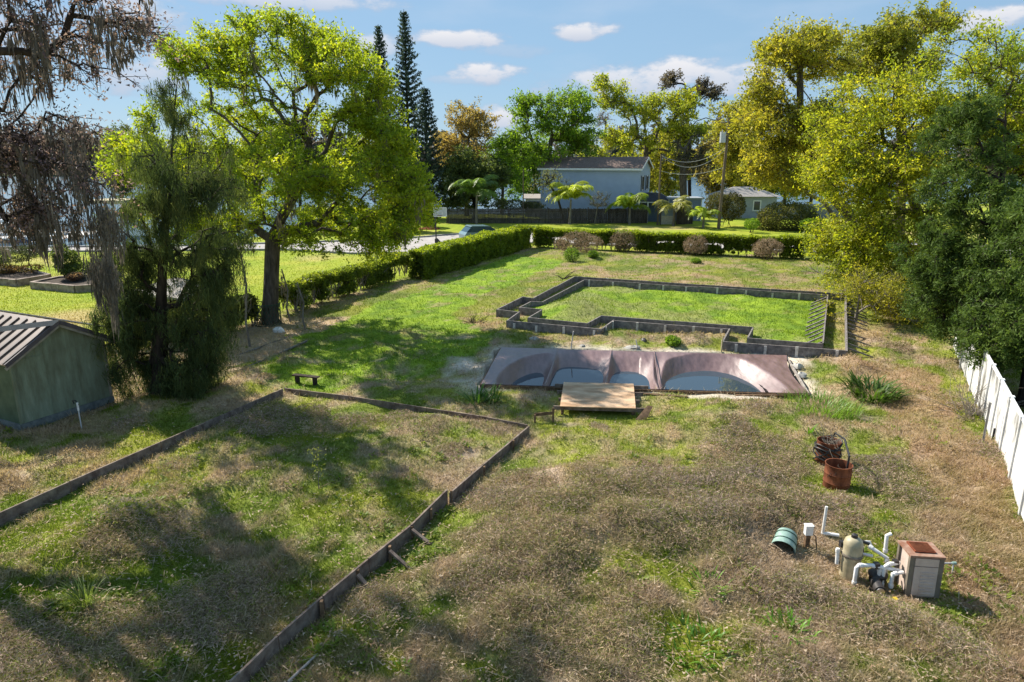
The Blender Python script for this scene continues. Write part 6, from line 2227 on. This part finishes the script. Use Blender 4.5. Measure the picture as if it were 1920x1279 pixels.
# grey garage behind the bushes
ga = PY(1412, 380, 94)
gg = thing('grey_garage', (ga[0], 94, 0), 'single-storey grey building with a white-framed window behind the bushes', 'building')
mb = MB(); mb.box((ga[0] - 4.5, 94, 0), (ga[0] + 3.2, 99, 2.9)); mb.build('wall', M['siding_grey'], gg)
mb = MB(); mb.add([(ga[0] - 5, 93.6, 2.9), (ga[0] + 3.7, 93.6, 2.9), (ga[0] + 3.7, 99.4, 2.9), (ga[0] - 5, 99.4, 2.9), (ga[0] - 2, 96.5, 4.1), (ga[0] + .8, 96.5, 4.1)], [(0, 1, 5, 4), (1, 2, 5), (2, 3, 4, 5), (3, 0, 4), (3, 2, 1, 0)]); mb.build('roof', M['shingle_grey'], gg)
mb = MB(); mb.box((ga[0] + .0, 93.94, .95), (ga[0] + 1.1, 93.99, 2.4)); wn_ = mb.build('window', M['white_trim'], gg)
mb = MB(); mb.box((ga[0] + .15, 93.92, 1.1), (ga[0] + .95, 93.938, 2.25)); mb.build('pane', M['glass_dark'], wn_)
gf = thing('grey_fence', (*PY(1500, 390, 92)[:2], 0), 'plain grey board fence right of the grey building', 'fence')
x0 = ga[0] + 3.4
for k in range(5):
    mb = MB(); mb.box((x0 + k * 2.0, 93.95, 0), (x0 + k * 2.0 + 1.92, 94.02, 1.9)); mb.build('panel', M['fence_grey'], gf)
    mb = MB(); mb.box((x0 + k * 2.0 + 1.92, 93.93, 0), (x0 + k * 2.0 + 2.0, 94.05, 2.0)); mb.build('post', M['fence_grey'], gf)

# dark wooden fence before the house
wfz = thing('board_fence', (3.5, 86.4, 0), 'dark weathered board fence along the far side of the road', 'fence')
x0, x1 = PY(838, 420, 86.3)[0], PY(1215, 420, 86.3)[0]
k = 10
bm_ = None
for j in range(k):
    a = x0 + (x1 - x0) * j / k
    b = x0 + (x1 - x0) * (j + 1) / k
    mb = MB(); mb.box((a - .06, 86.2, 0), (a + .06, 86.32, 2.0)); mb.build('post', M['fence_wood'], wfz)
    m = 16
    mb = MB()
    for q_ in range(m):
        xa = a + .07 + (b - a - .14) * q_ / m
        xb = a + .07 + (b - a - .14) * (q_ + .93) / m
        mb.box((xa, 86.33 + rg.uniform(0, .02), 0), (xb, 86.37, 1.82 + rg.uniform(-.05, .05)))
    o = mb.build('board_panel', M['fence_wood'], wfz)
    o['kind'] = 'stuff'
    for z in (.5, 1.45):
        mb = MB(); mb.box((a + .065, 86.26, z), (b - .065, 86.325, z + .09)); mb.build('rail', M['fence_wood'], wfz)
gate = thing('light_gate', (*PY(1252, 418, 84)[:2], 0), 'short pale panel gate with dark posts beside the palm', 'gate')
gx = PY(1252, 418, 84)[0]
mb = MB(); mb.box((gx - .8, 84, .1), (gx + .75, 84.05, 1.1)); mb.build('panel', M['stone'], gate)
mb = MB(); mb.box((gx - .8, 84, 1.12), (gx + .75, 84.05, 1.75)); mb.build('panel', M['siding_dark'], gate)
for x in (gx - .9, gx + .85):
    mb = MB(); mb.box((x - .07, 83.95, 0), (x + .07, 84.1, 1.9)); mb.build('post', M['fence_wood'], gate)
sf = thing('board_fence', (gx + 2.2, 84.5, 0), 'short dark board fence section right of the pale gate', 'fence')
for j in range(9):
    mb = MB(); mb.box((gx + 1.1 + j * .26, 84.5 + j * .12, 0), (gx + 1.34 + j * .26, 84.54 + j * .12, 2.1 - .02 * j)); mb.build('board', M['fence_wood'], sf)

# utility poles, transformer, wires
def upole(label, px, py0, py1, Y, rad, lean=0.0):
    a = PY(px, py0, Y); a[2] = 0
    b = PY(px, py1, Y); b[0] = a[0] + lean
    t = thing('utility_pole', a, label, 'utility pole', 'wooden utility poles')
    mb = MB(); mb.tube([a - UP * .3, (a + b) / 2, b], [rad, rad * .85, rad * .7], 10); mb.build('pole', M['pole_wood'], t, True)
    return t, a, b


u1, ua, ub = upole('tall wooden utility pole with grey transformer before the yellow trees', 1347, 430, 222, 79, .19, .25)
tr = ub + np.array((-.55, -.05, -2.6))
mb = MB(); mb.tube([tr, tr + UP * 1.15], .33, 14); cn = mb.build('transformer', M['galv'], u1, True)
mb = MB(); mb.tube([tr + np.array((-.1, 0, 1.15)), tr + np.array((-.1, 0, 1.4))], .05, 6); mb.build('bushing', M['stone'], cn)
mb = MB(); mb.beam(ub + np.array((-.9, 0, -.5)), ub + np.array((.9, 0, -.5)), .1, .12); mb.build('crossarm', M['pole_wood'], u1)
u2, va, vb = upole('shorter thin service pole standing by the house porch', 1233, 420, 290, 84, .13)
u3, wa, wb = upole('thin dark lamp post rising left of the blue house', 981, 400, 318, 87.5, .08)
wr = thing('service_wire', ub, 'pale sagging wires strung between the two utility poles', 'wire')
for dz, sag in ((-3.0, 1.2), (-3.2, 1.7), (-5.2, .6)):
    p0, p1 = vb + UP * (-.1 if dz > -5 else -1.9), ub + UP * dz
    pts = [p0 + (p1 - p0) * t - UP * sag * 4 * t * (1 - t) for t in np.linspace(0, 1, 14)]
    mb = MB(); mb.tube(pts, .022, 4, False); mb.build('strand', M['vinyl_post'], wr)

# basketball hoop, car
hp = G(818, 457)
bh = thing('basketball_hoop', (hp[0], hp[1], 0), 'portable basketball hoop on a black pole beside the driveway', 'basketball hoop')
mb = MB(); mb.tube([hp, hp + UP * 2.6, hp + np.array((.25, 0, 2.9))], .06, 8); mb.build('pole', M['black_metal'], bh, True)
mb = MB(); mb.prism([hp + np.array((-.1, -.35, .02)), hp + np.array((.5, -.35, .02)), hp + np.array((.1, -.35, .45)), hp + np.array((-.1, -.35, .45))], (0, .7, 0)); mb.build('base', M['black_metal'], bh)
bc = hp + np.array((.45, -.1, 2.55))
mb = MB(); mb.box(bc + np.array((-.6, -.02, .0)), bc + np.array((.6, .02, .8))); bb = mb.build('backboard', M['galv'], bh)
for (a, b) in (((-.6, .0), (.6, .0)), ((-.6, .8), (.6, .8)), ((-.6, 0), (-.6, .8)), ((.6, 0), (.6, .8)), ((-.2, .15), (.2, .15)), ((-.2, .5), (.2, .5)), ((-.2, .15), (-.2, .5)), ((.2, .15), (.2, .5))):
    mb = MB(); mb.beam(bc + np.array((a[0], -.035, a[1])), bc + np.array((b[0], -.035, b[1])), .06, .02, (0, 1, 0)); mb.build('frame_strip', M['white_trim'], bb)
mb = MB(); mb.tube([bc + np.array((.23 * math.cos(a), -.27 + .23 * math.sin(a), .12)) for a in np.linspace(0, 6.283, 17)], .015, 5, False); mb.build('rim', M['rust'], bh)

cg = PY(908, 445, 66.6)
CM = frame_matrix((cg[0], 66.6, 0.01), math.radians(24))
car = thing('parked_car', (cg[0], 66.6, 0), 'pale blue-green car parked on the road behind the hedge', 'car')


def car_shell(prof, w, material, nm, inset=0.0, par=car):
    mb = MB(CM)
    n = len(prof)
    L_ = [(x, -w / 2, z) for x, z in prof]
    R_ = [(x, w / 2, z) for x, z in prof]
    mb.add(L_ + R_, [tuple(range(n)), tuple(range(n, 2 * n))[::-1]] + [(i, n + i, n + (i + 1) % n, (i + 1) % n) for i in range(n)])
    return mb.build(nm, material, par)


body = car_shell([(-2.25, .35), (2.25, .35), (2.3, .6), (2.2, .85), (1.2, 1.0), (-2.1, 1.05), (-2.3, .8)], 1.8, M['car_paint'], 'body')
car_shell([(1.15, 1.003), (.35, 1.5), (-1.6, 1.55), (-2.1, 1.053)], 1.6, M['car_glass'], 'windows')
car_shell([(.42, 1.5), (.2, 1.56), (-1.5, 1.62), (-1.7, 1.54)], 1.55, M['car_paint'], 'roof_panel')
for s in (-1, 1):
    mb = MB(CM); mb.box((.75, s * 1.0 - .1, 1.0), (.9, s * 1.0 + .1, 1.15)); mb.build('mirror', M['car_paint'], car)
    mb = MB(CM); mb.box((2.2, s * .65 - .2, .62), (2.31, s * .65 + .2, .78)); mb.build('headlight', M['white_trim'], car)
    for x in (-1.4, 1.4):
        mb = MB(CM); mb.tube([(x, s * .72, .33), (x, s * .92, .33)], .33, 18); wh = mb.build('wheel', M['black_rubber'], car, True)
        mb = MB(CM); mb.tube([(x, s * .92, .33), (x, s * .93, .33)], .2, 14); mb.build('rim', M['galv'], wh)

# ------------------------------------------------------------------ neighbour's yard on the left
def planter(label, path, hgt, seed):
    pts = [G(x, y, hgt) for x, y in path]
    c = np.mean(pts, axis=0)
    t = thing('stone_planter', (c[0], c[1], 0), label, 'planter', 'stone planters on the left lawn')
    n = len(pts)
    for i in range(n):
        a, b = pts[i], pts[(i + 1) % n]
        ln = np.linalg.norm(b - a)
        k = max(1, int(ln / .62))
        for j in range(k):
            d = (b - a) / ln
            p, q_ = a + (b - a) * j / k + d * .012, a + (b - a) * (j + 1) / k - d * .012
            dz = rg.uniform(-.012, .012)
            mb = MB(); mb.beam((p[0], p[1], hgt / 2 + dz - .05), (q_[0], q_[1], hgt / 2 + dz - .05), .24, hgt); mb.build('block', M['block'], t)
    mb = MB(); mb.prism([(p[0], p[1], .1) for p in pts], (0, 0, hgt - .25)); mb.build('soil', M['soil'], t)
    return c


planter('left stone-block planter with dark shrubs on the left lawn', ((-60, 515), (30, 523), (92, 513), (40, 500), (-60, 498)), .5, 1)
planter('right stone-block planter beside the hanging moss on the left lawn', ((58, 527), (140, 534), (200, 530), (190, 512), (108, 517)), .5, 2)
bush('planter_shrub', 'dark pine-like shrub growing in the left stone planter', 46, [(25, 478, 40, 16, 0, 1.6, 1), (-20, 485, 30, 20, 0, 1.4, 1), (55, 470, 20, 12, 0, 1, .8)], 1800, (.2, .05), [(.03, .045, .02), (.06, .075, .03), (.1, .11, .05)], 111, 'shrub', None, 8, 'needle')
bush('planter_shrub', 'red-brown low shrub at the left edge of the left planter', 45.5, [(0, 505, 35, 9, 0, .8, 1), (55, 503, 22, 7, 0, .8, .6)], 900, (.14, .07), [(.1, .06, .03), (.16, .1, .05), (.12, .15, .04)], 112, 'shrub', None, 5)
bush('planter_shrub', 'tall green shrub in the right stone planter', 43.5, [(125, 490, 18, 24, 0, 1.0, 1), (145, 505, 25, 14, 0, 1.2, 1), (112, 475, 10, 18, 0, .8, .7)], 1900, (.16, .08), [(.04, .06, .02), (.08, .11, .03), (.13, .16, .05)], 113, 'shrub', None, 8)
bush('planter_shrub', 'pinkish low plant in the middle of the right stone planter', 42.3, [(140, 518, 12, 7, 0, .6, 1)], 400, (.14, .07), [(.16, .08, .07), (.24, .14, .11), (.2, .15, .1)], 114, 'shrub', None, 4)

# small hip-roofed hut behind the drooping evergreen
hu = thing('garden_hut', (-15.6, 28.6, 0), 'small hut with pale shingled hip roof half hidden by the evergreen', 'hut')
e4 = [G(238, 548, 1.9), G(345, 562, 1.9), G(425, 537, 1.9), G(318, 524, 1.9)]
cx = np.mean(e4, axis=0)
ap = cx + UP * .55
mb = MB(); mb.add(e4 + [ap], [(0, 1, 4), (1, 2, 4), (2, 3, 4), (3, 0, 4), (3, 2, 1, 0)]); mb.build('roof', M['shingle_grey'], hu)
w4 = [cx + (p - cx) * .88 for p in e4]
mb = MB(); mb.prism([(p[0], p[1], -.1) for p in w4], (0, 0, 1.98)); mb.build('wall', M['shed_green'], hu)
for i in range(4):
    mb = MB(); mb.beam(e4[i] - UP * .03, e4[(i + 1) % 4] - UP * .03, .04, .1); mb.build('fascia', M['shed_trim'], hu)

# dock and boats at the lake edge
dk = thing('boat_dock', (-52, 73, -.5), 'pale wooden dock with railing reaching into the lake at left', 'dock')
mb = MB(); mb.box((-62, 72.2, .1), (-43.5, 73.8, .28)); mb.build('deck', M['dock'], dk)
mb = MB(); mb.box((-45.2, 64, .1), (-43.6, 72.19, .27)); mb.build('deck', M['dock'], dk)
for k in range(12):
    x = -61.5 + k * 1.6
    for y in (72.3, 73.7):
        mb = MB(); mb.tube([(x, y, -1.6), (x, y, 1.0)], .08, 6); mb.build('pile', M['pole_wood'], dk)
mb = MB(); mb.beam((-61.5, 72.3, .95), (-44, 72.3, .95), .08, .08); mb.build('rail', M['dock'], dk)
for (x, y, lab, an) in ((-47.5, 66.5, 'white boat moored in front of the dock, nearer one', .1), (-53, 69.5, 'white boat with dark stripe moored at the far left', .05)):
    bm2 = frame_matrix((x, y, -.55), an)
    bo = thing('moored_boat', (x, y, -.55), lab, 'boat', 'boats moored by the dock')
    mb = MB(bm2)
    mb.add([(-3, -1, .2), (2, -1, .2), (3.4, 0, .3), (2, 1, .2), (-3, 1, .2), (-3, -1.15, 1.0), (2.2, -1.15, 1.05), (3.9, 0, 1.2), (2.2, 1.15, 1.05), (-3, 1.15, 1.0)],
           [(0, 1, 6, 5), (1, 2, 7, 6), (2, 3, 8, 7), (3, 4, 9, 8), (4, 0, 5, 9), (5, 6, 7, 8, 9), (4, 3, 2, 1, 0)]); hl = mb.build('hull', M['boat_white'], bo)
    mb = MB(bm2); mb.box((-2.98, -1.17, .55), (2.0, -1.15, .85)); mb.build('stripe', M['boat_blue'], hl)
    mb = MB(bm2); mb.box((-1.5, -1.0, 2.3), (1.4, 1.0, 2.36)); cnp = mb.build('canopy', M['boat_white'], bo)
    for (a, b) in ((-1.4, -.9), (1.3, -.9), (-1.4, .9), (1.3, .9)):
        mb = MB(bm2); mb.tube([(a, b, .95), (a, b, 2.3)], .03, 5); mb.build('canopy_post', M['steel'], cnp)
sw = thing('boat_house', (-33.5, 72.5, 0), 'pale flat-roofed boat shelter by the lake behind the moss', 'boat shelter')
p = PY(212, 378, 78)
mb = MB(); mb.box((p[0] - 2.2, 76, p[2] - .15), (p[0] + 2.4, 80, p[2] + .2)); mb.build('roof', M['tan_band'], sw)
for (a, b) in ((-2, 76.2), (2.2, 76.2), (-2, 79.8), (2.2, 79.8)):
    mb = MB(); mb.beam((p[0] + a, b, -1.2), (p[0] + a, b, p[2] - .16), .16, .16); mb.build('post', M['pole_wood'], sw)

# more trees closing the view along the near lake shore
SHG = 'trees along the near lake shore'
for (px, top, Y, wd, pal, sd, lab) in (
        (940, 262, 112, 45, GREEN, 201, 'mid-green shore tree filling the gap left of the rounded house tree'),
        (1105, 268, 114, 40, [(0.16, 0.2, 0.04), (0.26, 0.28, 0.05), (0.34, 0.32, 0.07)], 202, 'olive shore tree behind the middle of the blue house roof'),
        (1190, 262, 116, 50, OLIVE, 203, 'yellow shore tree behind the right end of the blue house roof'),
        (1420, 262, 108, 60, OLIVE, 204, 'yellow-olive shore tree behind the grey building'),
        (1520, 280, 106, 60, YG, 205, 'green shore tree behind the plain grey fence'),
        (620, 285, 104, 70, DARKG, 206, 'dark shore tree seen through the big oak crown'),
        (560, 300, 110, 60, GREEN, 207, 'green shore tree seen left through the oak crown'),
        (350, 270, 108, 60, GREYG, 208, 'grey-green shore tree behind the drooping evergreen'),
        (1000, 250, 118, 55, GREEN, 210, 'bright green shore tree right behind the rounded house tree'),
        (1250, 245, 120, 45, OLIVE, 211, 'olive shore tree behind the moss-hung cypress pair'),
        (1345, 235, 112, 40, [(0.14, 0.13, 0.05), (0.24, 0.2, 0.07), (0.33, 0.27, 0.08)], 212, 'brownish shore tree behind the transformer'),
        (1470, 250, 116, 60, YG, 213, 'yellow-green shore tree behind the big rounded bush'),
        (890, 290, 108, 50, DARKG, 214, 'dark shore tree behind the green feather palm'),
        (760, 330, 108, 45, DARKG, 215, 'dark low shore tree under the shortest narrow pine'),
        (440, 290, 106, 60, GREEN, 216, 'green shore tree glimpsed between evergreen and oak trunk'),
        (225, 235, 112, 30, GREYG, 209, 'slim grey-green shore tree beside the hanging moss')):
    cy = (top + 385) / 2
    ry = (385 - top) / 2
    tree('shore_tree', lab, SHG, tk(Y, (px, 390), (px + 3, 350), (px - 2, top + 30)),
         lobes_px(Y, [(px, top + ry * .55, wd * .75, ry * .55, 0, 3, 1.0), (px - wd * .4, top + ry * 1.05, wd * .6, ry * .5, 0, 3, 1.0), (px + wd * .45, top + ry * 1.0, wd * .6, ry * .5, 0, 3, 1.0), (px, top + ry * 1.45, wd * .8, ry * .35, 0, 3, .9)]),
         130, 55, 0.75, (0.42, 0.26), pal, sd, r_base=0.25, shell=0.25)
